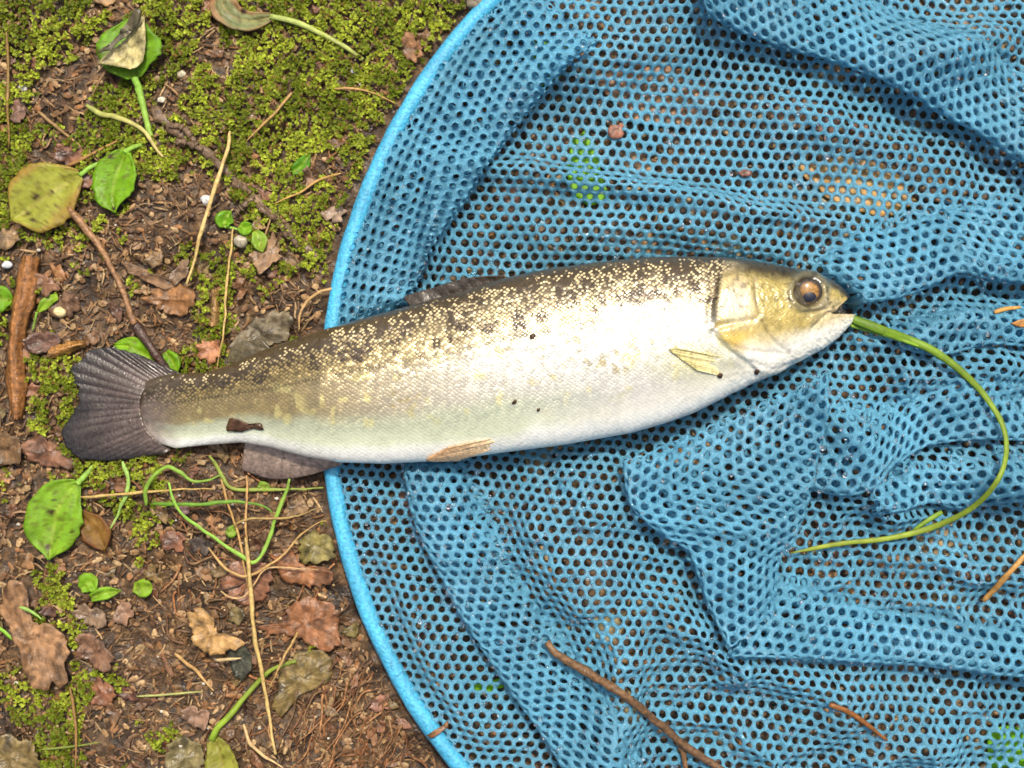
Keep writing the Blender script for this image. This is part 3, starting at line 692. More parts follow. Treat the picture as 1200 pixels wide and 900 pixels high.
# yellow flecks with shapes of their own; dark blotches painted as unlit scales
yk = sm(0.62, 0.72, nz(13, 83)) * sm(0.3, 0.45, vj) * (1 - sm(0.68, 0.85, vj)); C = C + (e3(lin(226, 214, 140)) - C) * (yk * 0.55)[..., None]
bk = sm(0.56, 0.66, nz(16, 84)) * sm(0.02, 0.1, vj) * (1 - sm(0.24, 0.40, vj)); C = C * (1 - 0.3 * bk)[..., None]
fl = sm(0.66, 0.70, nz(7, 85, 2)) * sm(0.3, 0.42, vj) * (1 - sm(0.62, 0.7, vj)) * sm(0.45, 0.6, nz(60, 86, 2)); C = C + (e3(lin(172, 158, 110)) - C) * (0.75 * fl)[..., None]
# lateral line
ll = np.exp(-((fy - yl) / 1.7) ** 2) * (fx < 838) * (0.5 + 0.5 * np.sin(fx * 1.6)) * sm(180, 220, fx); C = C * (1 - 0.85 * ll)[..., None]
# pectoral zone is yellowish
pk = np.exp(-(((fx - 815) / 45) ** 2 + ((fy - 425) / 22) ** 2)); C = C + (e3(lin(226, 224, 160)) - C) * (0.6 * pk)[..., None]
# head
hd = sm(-3, 4, sg + 7 * (nz(7, 75) - 0.5)) * sm(832, 840, fx)
hd = hd * (1 - (1 - sm(312, 326, fy)) * (1 - sm(826, 884, fx + 26 * (nz(9, 70) - 0.5))))
hv = (fy - np.interp(fx, xs, T_)) / np.maximum(np.interp(fx, xs, B_) - np.interp(fx, xs, T_), 1)
hc = e3(lin(172, 154, 88)) * (0.5 + 0.6 * nz(8, 91) + 0.5 * nz(3, 90, 2))[..., None]
hc = hc + (e3(lin(220, 210, 186)) - hc) * (np.exp(-(((fx - 864) / 20) ** 2 + ((fy - 358) / 24) ** 2)) * 0.85)[..., None]
hc = hc + (e3(lin(204, 176, 178)) - hc) * (np.exp(-(((fx - 866) / 9) ** 2 + ((fy - 345) / 12) ** 2)) * 0.5 * nz(6, 95))[..., None]
hc = hc + (e3(lin(208, 176, 84)) - hc) * (np.exp(-(((fx - 866) / 20) ** 2 + ((fy - 397) / 10) ** 2)) * 0.9)[..., None]
hc = hc + (e3(lin(140, 128, 52)) - hc) * (np.exp(-(((fx - 905) / 18) ** 2 + ((fy - 345) / 22) ** 2)) * 0.75)[..., None]
hc = hc + (e3(lin(198, 182, 140)) - hc) * (sm(940, 975, fx) * sm(0.2, 0.45, hv))[..., None]
hc = hc + (e3(lin(60, 52, 34)) - hc) * ((1 - sm(0.05, 0.2, hv + 0.05 * (nz(12, 92) - 0.5))))[..., None]
hc = hc + (e3(lin(236, 234, 222)) - hc) * (sm(0.56, 0.82, hv + 0.12 * (nz(20, 93) - 0.5)))[..., None]
hc = hc + (e3(lin(104, 100, 78)) - hc) * (np.exp(-((de - 21) / 5) ** 2) * 0.8)[..., None]
hc = hc + (e3(lin(44, 38, 30)) - hc) * (0.9 * (1 - sm(15.5, 19, de)))[..., None]
fr = sm(0.6, 0.72, nz(4.5, 94, 2)) * (1 - sm(0.35, 0.6, hv)); hc = hc * (1 - 0.5 * fr)[..., None]
hc = hc * (0.8 + 0.4 * nz(2.2, 99, 2))[..., None]
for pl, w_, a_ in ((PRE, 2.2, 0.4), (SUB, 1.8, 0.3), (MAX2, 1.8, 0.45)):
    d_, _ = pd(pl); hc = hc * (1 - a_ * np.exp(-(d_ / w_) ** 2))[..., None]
C = C + (hc - C) * hd[..., None]
gs = (0.5 + nz(6, 74)) * np.exp(-((sg + 3) / 6) ** 2) * sm(318, 328, fy) * (1 - sm(368, 384, fy)); C = C + (e3(lin(92, 78, 48)) - C) * (0.8 * gs)[..., None]  # shadow in the gap behind the gill cover, painted into the skin colour
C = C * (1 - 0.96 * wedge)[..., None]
# tail root
rt = 1 - sm(172, 226, fx + 14 * (nz(6, 96) - 0.5)); C = C + (e3(lin(132, 116, 106)) * (0.6 + 0.8 * nz(4, 97))[..., None] - C) * (0.92 * rt * sm(0.04, 0.15, vj))[..., None]
rt2 = 1 - sm(158, 178, fx + 14 * (nz(4, 73) - 0.5)); C = C + (e3(lin(74, 62, 57)) - C) * (0.85 * rt2)[..., None]
vq = vj + 0.16 * (nz(22, 79) - 0.5) + 0.10 * (nz(7, 76) - 0.5)
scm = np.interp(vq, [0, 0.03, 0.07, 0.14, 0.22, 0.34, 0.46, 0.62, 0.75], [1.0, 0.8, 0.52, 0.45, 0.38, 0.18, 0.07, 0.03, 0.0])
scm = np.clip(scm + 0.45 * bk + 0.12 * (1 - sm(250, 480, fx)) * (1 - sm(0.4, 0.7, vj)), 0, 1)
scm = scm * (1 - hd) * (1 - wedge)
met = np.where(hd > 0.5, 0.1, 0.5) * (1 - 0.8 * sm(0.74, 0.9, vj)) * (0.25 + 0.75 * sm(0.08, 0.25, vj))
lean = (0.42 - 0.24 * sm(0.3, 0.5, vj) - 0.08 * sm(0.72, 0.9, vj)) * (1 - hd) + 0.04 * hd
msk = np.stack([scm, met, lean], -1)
sx_ = xs[:, None] + 0 * fy + 2.2 * (nz(40, 77) - 0.5); sy_ = py_ + 0.17 * xs[:, None] + 2.2 * (nz(40, 78) - 0.5); uvf = np.stack([sx_ / 5.7 + sy_ / 4.6, sx_ / 5.7 - sy_ / 4.6], -1)
low = Vf[..., 2].min()
fish = empty('fish', P(600, 430, 0.003), 'silvery trout with dark golden back and open mouth lying on its side', 'fish')
Fb = gridF(nx_, nt_, True).tolist()
Vb = np.vstack([Vf.reshape(-1, 3), Vf[0].mean(0), Vf[-1].mean(0)]); i0, i1 = nx_ * nt_, nx_ * nt_ + 1
for j in range(nt_):
    Fb.append([i0, (j + 1) % nt_, j]); Fb.append([i1, (nx_ - 1) * nt_ + j, (nx_ - 1) * nt_ + (j + 1) % nt_])
ext = lambda a: np.vstack([a.reshape(-1, a.shape[-1]), a[0].mean(0), a[-1].mean(0)])
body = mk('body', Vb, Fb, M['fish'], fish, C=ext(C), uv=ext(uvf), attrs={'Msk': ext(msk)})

fpx, fpy = proj(Vf); top_ok = up > 0
def body_at(px, py):
    d = (fpx - px) ** 2 + (fpy - py) ** 2 + (1 - top_ok) * 1e6; i = np.unravel_index(np.argmin(d), d.shape)
    return Vf[i], Vn[i]
def on_body(pts, lift):
    out = []
    for (x, y) in pts:
        v, n = body_at(x, y); q = P(x, y, v[2]); q[2] = v[2] + lift; out.append(q)
    return A(out)

def fin(name, base3, tip3, rays, amp, c_in, c_out, ns=None, nu=26, per=8, thick=0.0007, rag=0.0, seed=0, sag=0.0):
    """base3/tip3: matching 3-D polylines; rays run from base to tip"""
    ns = ns or rays * per; b = cr(base3, ns); t = cr(tip3, ns)
    s = np.linspace(0, 1, ns); u = np.linspace(0, 1, nu)
    r_ = vn(s * rays * 1.7, 0 * s, seed); ln = 1 - rag * r_ - rag * 0.6 * (vn(s * rays * 5, 0 * s, seed + 1))
    p = b[:, None] + (t - b)[:, None] * (u[None] * ln[:, None])[..., None]
    ray = np.abs(np.sin((s + 0.05 * vn(s * 7, 0 * s, seed + 2)) * np.pi * rays)) * (0.35 + 0.65 * vn(s * rays * 0.7, 0 * s, seed + 12))
    p[..., 2] += amp * (ray[:, None] - 0.5) * (0.35 + 0.65 * np.sin(np.pi * np.clip(u, 0.1, 0.9)))[None] + sag * np.sin(np.pi * u)[None] + amp * 3.5 * (vn(s[:, None] * 7, u[None] * 1.6, seed + 3) - 0.5) + amp * 0.4 * (vn(s[:, None] * 40, u[None] * 3, seed + 8) - 0.5)
    k = u[None, :, None]
    C = np.asarray(c_in) * (1 - k) + np.asarray(c_out) * k
    C = C * (0.75 + 0.3 * ray[:, None, None] + 0.25 * vn(s[:, None] * rays * 1.3, u[None] * 1.2, seed + 9)[..., None]) * (0.75 + 0.5 * vn(s[:, None] * 23, u[None] * 5, seed + 4))[..., None]
    return mk(name, p.reshape(-1, 3), gridF(ns, nu), M['fin'], fish, C=C.reshape(-1, 3), thick=thick, off=0)

def px3(lst): return A([P(*q) for q in lst])
mm = 0.001
fin('caudal_fin', px3([(212, 439, 10 * mm), (190, 441, 9 * mm), (176, 448, 9 * mm), (167, 462, 9.5 * mm), (164, 474, 9.5 * mm), (166, 488, 9.5 * mm), (172, 503, 9 * mm), (186, 518, 9 * mm), (200, 527, 8 * mm)]),
    px3([(206, 435, 9 * mm), (151, 411, 7 * mm), (110, 406, 6 * mm), (79, 430, 6 * mm), (87, 455, 6 * mm), (84, 483, 6 * mm), (66, 514, 5.5 * mm), (98, 540, 5.5 * mm), (192, 533, 7 * mm)]),
    26, 0.00045, lin(84, 72, 66), lin(34, 32, 32), nu=48, rag=0.075, seed=5, thick=0.0009)
fin('dorsal_fin', px3([(483, 361, 20 * mm), (525, 349, 21 * mm), (560, 339, 22 * mm), (598, 328, 24 * mm)]), px3([(471, 348, 16 * mm), (508, 337, 20 * mm), (548, 325.5, 23 * mm), (592, 322.5, 25 * mm)]), 9, 0.00025, lin(46, 40, 32), lin(58, 50, 42), seed=6)
fin('adipose_fin', px3([(286, 424, 14 * mm), (300, 417, 15 * mm), (318, 409, 16 * mm)]), px3([(267, 426, 10 * mm), (274, 406, 12 * mm), (306, 396, 15 * mm)]), 3, 0.0002, lin(74, 66, 44), lin(82, 74, 52), seed=7, thick=0.0016)
fin('anal_fin', px3([(288, 516, 12 * mm), (330, 524, 13 * mm), (370, 533, 15 * mm), (404, 540, 17 * mm)]), px3([(283, 550, 6 * mm), (318, 561, 7 * mm), (356, 558, 9 * mm), (398, 545, 14 * mm)]), 10, 0.0004, lin(168, 148, 132), lin(92, 78, 72), seed=8, thick=0.001)
bs = on_body([(576, 513), (580, 519), (575, 527)], -0.001); tp = on_body([(526, 524), (500, 539), (536, 540)], 0.0006); tp[1:, 2] += 0.001
bs[:, 2] += 0.0006; tp[:, 2] += 0.0006
fin('pelvic_fin', bs, tp, 7, 0.00018, lin(216, 190, 150), lin(186, 146, 104), seed=9, thick=0.0006, sag=0.0008)
bs = on_body([(864, 421), (861, 432), (848, 442)], -0.0012); tp = on_body([(792, 408), (785, 411), (816, 434)], 0.0012)
bs[:, 2] += 0.0004; tp[:, 2] += 0.0002
fin('pectoral_fin', bs, tp, 8, 0.00018, lin(224, 214, 166), lin(172, 162, 104), seed=10, thick=0.0003, sag=0.0010)
# eye
ev, en = body_at(EX, EY); eu = np.linspace(0, 1, 14); eth = np.linspace(0, 2 * np.pi, 40, endpoint=False)
def dome(cx, cy, rx, ry, z0, hgt, colf, name, parent, mt='eye'):
    ph = eu * np.pi / 2; r = np.sin(ph); X_ = cx + rx * S * 0.965 * r[:, None] * np.cos(eth); Y_ = cy + ry * S * 0.965 * r[:, None] * np.sin(eth)
    Z_ = z0 + hgt * np.cos(ph)[:, None] + 0 * X_
    Cc = colf(r[:, None] + 0 * X_, eth[None] + 0 * X_)
    return mk(name, np.stack([X_, Y_, Z_], -1).reshape(-1, 3), gridF(len(eu), 40, True)[:, ::-1], M[mt], parent, C=Cc.reshape(-1, 3))
ep = P(EX, EY, ev[2])
def iris(r, t):
    c = np.asarray(lin(140, 102, 44))[None, None] * (0.7 + 0.6 * vn(np.cos(t) * 5, np.sin(t) * 5 + r * 3, 7))[..., None]
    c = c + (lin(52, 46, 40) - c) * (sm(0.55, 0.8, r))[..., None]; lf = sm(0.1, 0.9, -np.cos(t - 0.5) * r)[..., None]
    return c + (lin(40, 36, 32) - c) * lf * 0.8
eye = dome(ep[0], ep[1], 16.4, 15.6, ev[2] + 0.0002, 0.0022, iris, 'eye', fish)
pp = P(EX + 1, EY + 4.2, ev[2] + 0.001)
dome(pp[0], pp[1], 9.4, 9.0, ev[2] + 0.0013, 0.0012, lambda r, t: np.tile(lin(22, 27, 44), r.shape + (1,)) + (lin(120, 96, 60) - lin(22, 27, 44)) * sm(0.86, 0.97, r)[..., None], 'pupil', eye)

# ------------------------------------------------------------------ things lying on the fish and the net
def netz(px, py, extra=0.0):
    q = P(px, py, 0.008); return float(net_h(A([q[0]]), A([q[1]]))[0]) + extra
depth_bvh = None
def surf_z(px, py):
    """top of whatever netting lies at this spot, by a downward ray"""
    dg = bpy.context.evaluated_depsgraph_get(); q = P(px, py, 0.012)
    best = netz(px, py)
    for ox, oy in ((0, 0), (2, 0), (-2, 0), (0, 2), (0, -2), (3, 3), (-3, -3)):
        hit, loc, nrm, idx, ob, mt_ = scene.ray_cast(dg, Vector((q[0] + ox * S, q[1] + oy * S, 0.3)), Vector((0, 0, -1)))
        if hit and ob.parent is not None and ob.parent.name.startswith('landing_net'): best = max(best, loc.z)
    return best
def net_strand(pts, r, label, c, name, cat, mater, lift=0.0, n=40, flat=0.8, bump=0.15, tip=0.4, seed=0, col2=None, parent=None, part=None, z0=None, seg=8, sag=13, prof=None):
    sp = cr(pts, n); q = PX(sp, 0.012)
    z = A([surf_z(*p) for p in sp])
    zl = A([z[max(0, i - 1):i + 2].max() for i in range(n)]); z = A([z[max(0, i - 3):i + 4].max() for i in range(n)]); ker = np.ones(sag) / sag
    z = np.convolve(np.pad(z, sag // 2, 'edge'), ker, 'valid'); z = np.maximum(z, zl); z = np.convolve(np.pad(z, 2, 'edge'), np.ones(5) / 5, 'valid') + lift + 0.0006 + r * S * flat * 0.6
    if z0 is not None: z = z + (z0 - z) * (1 - sm(0, 0.18, np.linspace(0, 1, n)))
    q = PX(sp, z)
    rad = r * S * np.interp(np.linspace(0, 1, n), *(prof or ([0, 0.1, 0.6, 1], [0.8, 1, 0.9, tip])))
    V, F = tube(q, rad, seg, flat, bump, seed); k = np.r_[np.repeat(np.linspace(0, 1, n), seg), 0, 1][:, None]
    Cc = np.asarray(c) * (1 - k) + np.asarray(c if col2 is None else col2) * k
    Cc = Cc * (0.75 + 0.5 * vn(np.arange(len(V)) / seg * 0.4, np.arange(len(V)) % seg * 0.6, seed))[:, None]
    if parent is not None: return mk(part, V, F, M[mater], parent, C=Cc)
    return tag(mk(name, V, F, M[mater], C=Cc), label, cat)

# green grass blade held in the mouth: a folded blade and a thinner one beside it
gb = empty('long_grass', P(1004, 377, 0.004), 'long green grass blade arching out of the mouth of the fish', 'grass')
net_strand([(996, 372), (1010, 378), (1045, 391), (1090, 409), (1130, 438), (1160, 472), (1177, 505), (1178, 540), (1163, 572), (1135, 598), (1090, 619), (1040, 631), (985, 637), (927, 648)], 5.8, None, lin(98, 132, 34), '', '', 'stalk', 0.0006, 70, 0.5, 0.1, 0.12, 3, lin(136, 150, 48), gb, 'blade', 0.0165, prof=([0, 0.04, 0.25, 0.45, 0.7, 0.95, 1], [0.85, 1, 0.72, 0.5, 0.62, 0.45, 0.1]))
net_strand([(997, 381), (1012, 385), (1050, 396), (1085, 409)], 3.0, None, lin(116, 148, 48), '', '', 'stalk', 0.001, 40, 0.6, 0.1, 0.2, 4, lin(120, 160, 40), gb, 'blade', 0.0155)
net_strand([(1104, 600), (1090, 608), (1066, 624)], 3.0, None, lin(110, 140, 40), '', '', 'stalk', 0.0004, 14, 0.6, 0.1, 0.2, 5, None, gb, 'blade')
tw = empty('twig', P(740, 820, 0.003), 'thin brown forked twig lying on the lower net', 'twig')
net_strand([(641, 752), (648, 762), (655, 768), (690, 789), (730, 814), (770, 846), (800, 872), (830, 892), (862, 912)], 5.2, None, lin(112, 84, 56), '', '', 'bark', 0.0002, 50, 0.95, 0.22, 0.75, 6, lin(92, 68, 46), tw, 'stem', sag=21)
net_strand([(794, 865), (800, 880), (804, 905)], 3.4, None, lin(120, 88, 56), '', '', 'bark', 0.0002, 14, 0.9, 0.2, 0.7, 7, None, tw, 'side_shoot')
net_strand([(1152, 704), (1166, 690), (1182, 672), (1204, 648)], 3.6, 'short tan dry stalk lying on the net beyond the grass blade', lin(158, 118, 62), 'dry_stalk', 'stalk', 'straw', 0.0002, 18, 0.7, 0.15, 0.9, 8)
net_strand([(972, 826), (990, 832), (1012, 846), (1040, 868)], 3.2, 'thin rust brown dead blade on the net below the long roll', lin(120, 76, 34), 'dry_grass', 'stalk', 'straw', 0.0001, 18, 0.5, 0.15, 0.4, 9)
net_strand([(1165, 366), (1178, 362), (1196, 360)], 2.6, 'tiny tan straw bit caught on the net folds beyond the snout', lin(176, 130, 66), 'straw', 'straw', 'straw', 0.0002, 8, 0.6, 0.1, 0.6, 10)

def chip(outline, zf, colr, label, name, cat, mater='dead', seed=0, n=22, rings=3, rag=0.5):
    o = np.asarray(outline, float); o = np.vstack([o, o[:1]]); L = np.r_[0, np.cumsum(np.linalg.norm(np.diff(o, axis=0), axis=1))]
    u = np.linspace(0, L[-1], n, endpoint=False); o = np.stack([np.interp(u, L, o[:, k]) for k in (0, 1)], 1) + np.random.default_rng(seed).normal(0, rag * 0.5, (n, 2))
    c = o.mean(0); pts = np.vstack([c[None]] + [c + (o - c) * k / rings for k in range(1, rings + 1)])
    z = zf(pts); q = PX(pts, z); C = np.asarray(colr) * (0.75 + 0.5 * vn(pts[:, 0] / 4, pts[:, 1] / 4, seed))[:, None]
    F = [[0, 1 + j, 1 + (j + 1) % n] for j in range(n)]
    for k in range(rings - 1):
        for j in range(n):
            a = 1 + k * n + j; b = 1 + k * n + (j + 1) % n; F.append([a, a + n, b + n, b])
    return tag(mk(name, q, F, M[mater], C=C, thick=0.0006, off=0), label, cat)
def fz(lift): return lambda pts: A([body_at(*p)[0][2] for p in pts]) + lift
def nzf(lift): return lambda pts: np.full(len(pts), max(surf_z(*p) for p in pts[:: max(1, len(pts) // 6)])) + lift + 0.0008 * vn(pts[:, 0] / 6, pts[:, 1] / 6, 2)
chip([(269, 490), (278, 491), (292, 497), (306, 496), (309, 504), (296, 502), (284, 506), (266, 505), (265, 501)], fz(0.0009), lin(78, 54, 36), 'dark brown bark flake stuck on the tail end of the fish', 'bark_flake', 'bark flake', seed=1, n=48, rag=0.4)
for i, (x, y, r, lb) in enumerate([(603, 471, 3.2, 'dark dirt speck on the middle of the silver flank'), (631, 480, 2, 'smallest dark dirt speck low on the silver flank'), (844, 440, 3.4, 'dark dirt speck just behind the pectoral fin'), (887, 436, 3.4, 'dark dirt speck on the throat of the fish'), (624, 394, 4, 'thin brown dirt speck on the lateral line of the fish')]):
    chip([(x - r, y + 1), (x - r * .3, y - r * .8), (x + r, y - r * .7), (x + r * .6, y + r * .6), (x - r * .4, y + r)], fz(0.0005), lin(70, 48, 30), lb, 'dirt_speck', 'dirt speck', seed=20 + i, n=8, rings=1)
chip([(712, 152), (716, 146), (724, 147), (727, 143), (732, 147), (728, 152), (732, 157), (727, 162), (718, 163), (713, 160)], nzf(0.0008), lin(126, 84, 66), 'small brown leaf scrap on the upper net above the fish back', 'leaf_scrap', 'leaf scrap', seed=31)
chip([(864, 202), (872, 198), (882, 201), (880, 206), (868, 207)], nzf(0.0006), lin(102, 62, 52), 'tiny dark reddish leaf scrap on the upper net', 'leaf_scrap', 'leaf scrap', seed=32, n=12)
chip([(1184, 379), (1196, 374), (1212, 372), (1210, 384), (1192, 383)], nzf(0.0006), lin(170, 116, 50), 'orange brown leaf scrap on the net folds beyond the snout', 'leaf_scrap', 'leaf scrap', seed=33, n=12)
chip([(500, 862), (508, 856), (520, 850), (526, 843), (525, 852), (514, 860), (506, 866)], nzf(0.0008), lin(124, 88, 56), 'curved brown leaf scrap lying across the net by the hoop', 'leaf_scrap', 'leaf scrap', seed=34, n=14)

# ------------------------------------------------------------------ green plants on the ground
GR, VE = lin(92, 168, 24), lin(140, 200, 60)
plant_leaf([(158, 92), (154, 74), (153, 55), (152, 32), (150, 22)], [9, 28, 38, 36, 26, 9], [(158, 90), (160, 98), (165, 118), (172, 148), (176, 162)], 'broad green plantain leaf with a dry curled leaf lying on it', GR, VE, 0.0055, [(129, 57, 3.4), (121, 63, 2.6)], sw=(5.5, 4), seed=2)
dead_leaf([(121, 82), (128, 74), (136, 66), (148, 56), (158, 44), (168, 28), (176, 24), (178, 40), (177, 62), (175, 76), (166, 85), (158, 88), (146, 84), (130, 82)], lin(178, 168, 122), 'pale dry curled leaf scrap lying on a broad green leaf', 0.0125, 0.004, name='dry_leaf', seed=3, ragged=0.5)
dead_leaf([(128, 72), (138, 60), (150, 46), (160, 32), (170, 20), (178, 24), (174, 36), (162, 46), (150, 57), (138, 68)], lin(98, 88, 66), 'dark rolled edge of a dry leaf on a broad green leaf', 0.0145, 0.003, name='dry_leaf_roll', seed=4, ragged=0.6)
strand([(124, 80), (116, 92), (110, 104), (106, 112)], 2.2, 'short brown dry stalk beside the broad green leaf', lin(120, 92, 58), name='dry_stalk', cat='stalk', lift=0.006, n=14)
plant_leaf([(95, 205), (84, 211), (66, 222), (48, 234), (28, 248), (14, 258)], [7, 27, 38, 39, 32, 8], [(94, 206), (104, 198), (118, 190), (132, 182), (150, 172), (166, 170)], 'yellowing round plantain leaf with brown spots', lin(134, 172, 58), lin(160, 188, 84), 0.006, [(43, 231, 5), (32, 249, 3.5), (68, 243, 3), (40, 258, 3), (55, 259, 2.4), (62, 226, 2)], lin(140, 132, 62), sw=(3.6, 3), seed=5)
plant_leaf([(149, 178), (144, 190), (138, 206), (134, 222), (133, 236), (137, 250)], [8, 20, 25, 24, 17, 2], [(148, 180), (155, 173), (166, 167)], 'pointed fresh green plantain leaf with small holes', lin(98, 176, 16), lin(140, 204, 50), 0.007, [(132, 185, 3.4), (135, 245, 2.6)], sw=(4, 3), seed=6)
strand([(100, 122), (118, 133), (140, 139), (158, 147), (170, 156), (180, 170), (191, 184)], 4.2, 'pale green plant base stalk where the leaf stalks meet', lin(150, 160, 78), 'stalk', 'stalk', 'stalk', lift=0.005, tip=0.6, col2=lin(190, 172, 110))
plant_leaf([(318, 18), (305, 22), (290, 24), (275, 20), (262, 8), (256, -10)], [5, 10, 13, 15, 17, 8], [(316, 18), (335, 22), (355, 28), (380, 40), (402, 52), (424, 66)], 'withered grey green leaf on a long pale stalk', lin(108, 146, 92), lin(160, 170, 100), 0.006, [(300, 8, 5), (285, 12, 4)], lin(150, 130, 86), sw=(4.6, 3), seed=7, stalkc=lin(160, 176, 92))
plant_leaf([(262, 266), (262, 258), (266, 252), (270, 247)], [6, 11, 9, 2], [(262, 265), (274, 267), (284, 271)], 'tiny three lobed green seedling beside a straw', lin(98, 182, 28), VE, 0.004, sw=(2, 1.6), seed=8, name='seedling', nu=14, nv=9, cat='seedling')
plant_leaf([(280, 264), (287, 267), (296, 263)], [5, 9, 2], None, 'small bright green seedling leaf lobe beside a straw', lin(104, 186, 30), VE, 0.0045, seed=9, name='seedling_leaf', nu=12, nv=9)
plant_leaf([(300, 271), (304, 280), (308, 296)], [4, 10, 3], None, 'small pale green heart leaf above a brown dead leaf', lin(122, 190, 58), VE, 0.0065, seed=10, name='seedling_leaf', nu=12, nv=9)
plant_leaf([(92, 566), (85, 572), (75, 584), (66, 604), (62, 626), (58, 656)], [6, 25, 33, 33, 25, 2], [(91, 567), (98, 558), (108, 546)], 'fresh green plantain leaf with brown holes below the tail', lin(104, 178, 34), lin(146, 204, 70), 0.006, [(61, 600, 5), (56, 641, 4), (88, 622, 3), (64, 586, 2)], sw=(4.5, 3.4), seed=11)
plant_leaf([(88, 600), (98, 610), (110, 622), (122, 646)], [6, 15, 17, 4], None, 'browning olive leaf tucked beside a green plantain leaf', lin(112, 104, 40), lin(130, 120, 60), 0.005, edge=lin(96, 66, 36), seed=12, name='plantain_leaf', nu=18, nv=11)
plant_leaf([(93, 692), (102, 684), (112, 678)], [5, 13, 6], None, 'small green ground leaf split from its neighbour', lin(112, 192, 40), VE, 0.004, seed=13, name='seedling_leaf', nu=14, nv=9)
plant_leaf([(104, 702), (118, 697), (140, 693)], [5, 8, 1.5], None, 'narrow small green ground leaf beside dead leaves', lin(116, 192, 46), VE, 0.0045, seed=14, name='seedling_leaf', nu=14, nv=9)
plant_leaf([(153, 690), (163, 691), (175, 690)], [6, 11, 7], None, 'small round bright green ground leaf', lin(118, 190, 42), VE, 0.0045, seed=15, name='seedling_leaf', nu=12, nv=9)
plant_leaf([(182, 428), (165, 414), (148, 406), (130, 404)], [9, 16, 12, 2], None, 'bright green leaf sticking out above the tail fin', lin(108, 190, 24), VE, 0.004, seed=16, nu=18, nv=11)
plant_leaf([(192, 412), (200, 424), (206, 436)], [5, 11, 4], None, 'short green leaf beside the dark stick end', lin(100, 180, 24), VE, 0.004, seed=17, name='seedling_leaf', nu=12, nv=9)
plant_leaf([(-14, 352), (0, 350), (12, 352)], [10, 16, 5], None, 'green leaf tip beside the bark strip', lin(98, 178, 26), VE, 0.004, seed=18, nu=14, nv=9)
plant_leaf([(66, 348), (55, 352), (42, 366)], [4, 7, 2], [(42, 366), (38, 376), (34, 386)], 'small green seedling leaf beside the bark strip', lin(118, 190, 44), VE, 0.004, sw=(2, 1.4), seed=19, name='seedling', nu=12, nv=9, cat='seedling')
plant_leaf([(340, 200), (352, 192), (362, 178)], [5, 9, 2], None, 'tiny green leaf sunk in the moss near the hoop', lin(78, 160, 26), VE, 0.003, seed=20, name='seedling_leaf', nu=12, nv=9)
plant_leaf([(248, 868), (256, 884), (262, 912)], [8, 18, 20], [(248, 868), (254, 854), (270, 838), (284, 820), (300, 802), (318, 786), (346, 776)], 'yellow green leaf on a curved green stalk at the lower litter', lin(126, 158, 58), lin(150, 176, 84), 0.005, seed=21, sw=(5, 2.6), stalkc=lin(122, 150, 40), nu=18, nv=11)
plant_leaf([(302, 568), (308, 570), (316, 572)], [4, 6, 3], None, 'tiny oval green leaf inside the grass loop', lin(112, 180, 60), VE, 0.004, seed=22, name='seedling_leaf', nu=10, nv=7)
plant_leaf([(265, 628), (270, 624), (274, 616)], [4, 7, 3], None, 'tiny oval leaf below the green grass loop', lin(104, 170, 54), VE, 0.0045, seed=23, name='seedling_leaf', nu=10, nv=7)
# green grass stems below the tail
GS = lin(120, 172, 40)
G_ = 'green grass stems below the tail'
strand([(180, 590), (205, 590), (232, 590), (262, 588), (290, 588), (312, 592), (322, 600)], 3.0, 'dark green grass stem lying straight below the tail', lin(96, 136, 40), 'wild_grass', 'grass', 'stalk', G_, 0.009, tip=0.5)
strand([(342, 560), (336, 578), (326, 604), (312, 640), (302, 656), (290, 652), (262, 634), (236, 616), (216, 600), (206, 582), (202, 564)], 3.0, 'long bent green grass stem looping below the anal fin', lin(130, 164, 62), 'wild_grass', 'grass', 'stalk', G_, 0.0105, n=70, tip=0.8, col2=lin(140, 190, 70))
strand([(172, 592), (174, 572), (184, 556), (200, 546), (214, 552), (228, 562), (246, 562), (262, 556)], 3.4, 'curled green grass blade beneath the tail root', lin(122, 158, 56), 'wild_grass', 'grass', 'stalk', G_, 0.008)
strand([(246, 534), (254, 546), (262, 560), (272, 572), (300, 574), (340, 574), (378, 572)], 3.0, 'olive grass stem running under the net hoop', lin(136, 152, 64), 'wild_grass', 'grass', 'stalk', G_, 0.0035)
strand([(146, 540), (150, 552), (152, 568), (140, 596), (126, 622)], 3.0, 'pale green grass blade hanging below the tail fin', lin(150, 186, 92), 'wild_grass', 'grass', 'stalk', G_, 0.005)
strand([(-10, 728), (6, 740), (26, 756)], 3.2, 'short green grass stem beside the big dead leaf', lin(126, 176, 52), 'wild_grass', 'grass', 'stalk', None, 0.004, n=14)
strand([(30, 708), (44, 714), (56, 722)], 2.6, 'short pale grass stem bit showing over the big dead leaf', lin(140, 176, 84), 'wild_grass', 'grass', 'stalk', None, 0.0115, n=12)
strand([(50, 876), (80, 874), (120, 868)], 2.0, 'thin olive grass stem in the lowest litter', lin(112, 124, 48), 'wild_grass', 'grass', 'stalk', None, 0.006, n=18)
strand([(160, 816), (190, 815), (236, 812)], 1.8, 'thin pale grass stem beside the tan leaf', lin(160, 164, 96), 'wild_grass', 'grass', 'stalk', None, 0.006, n=18)
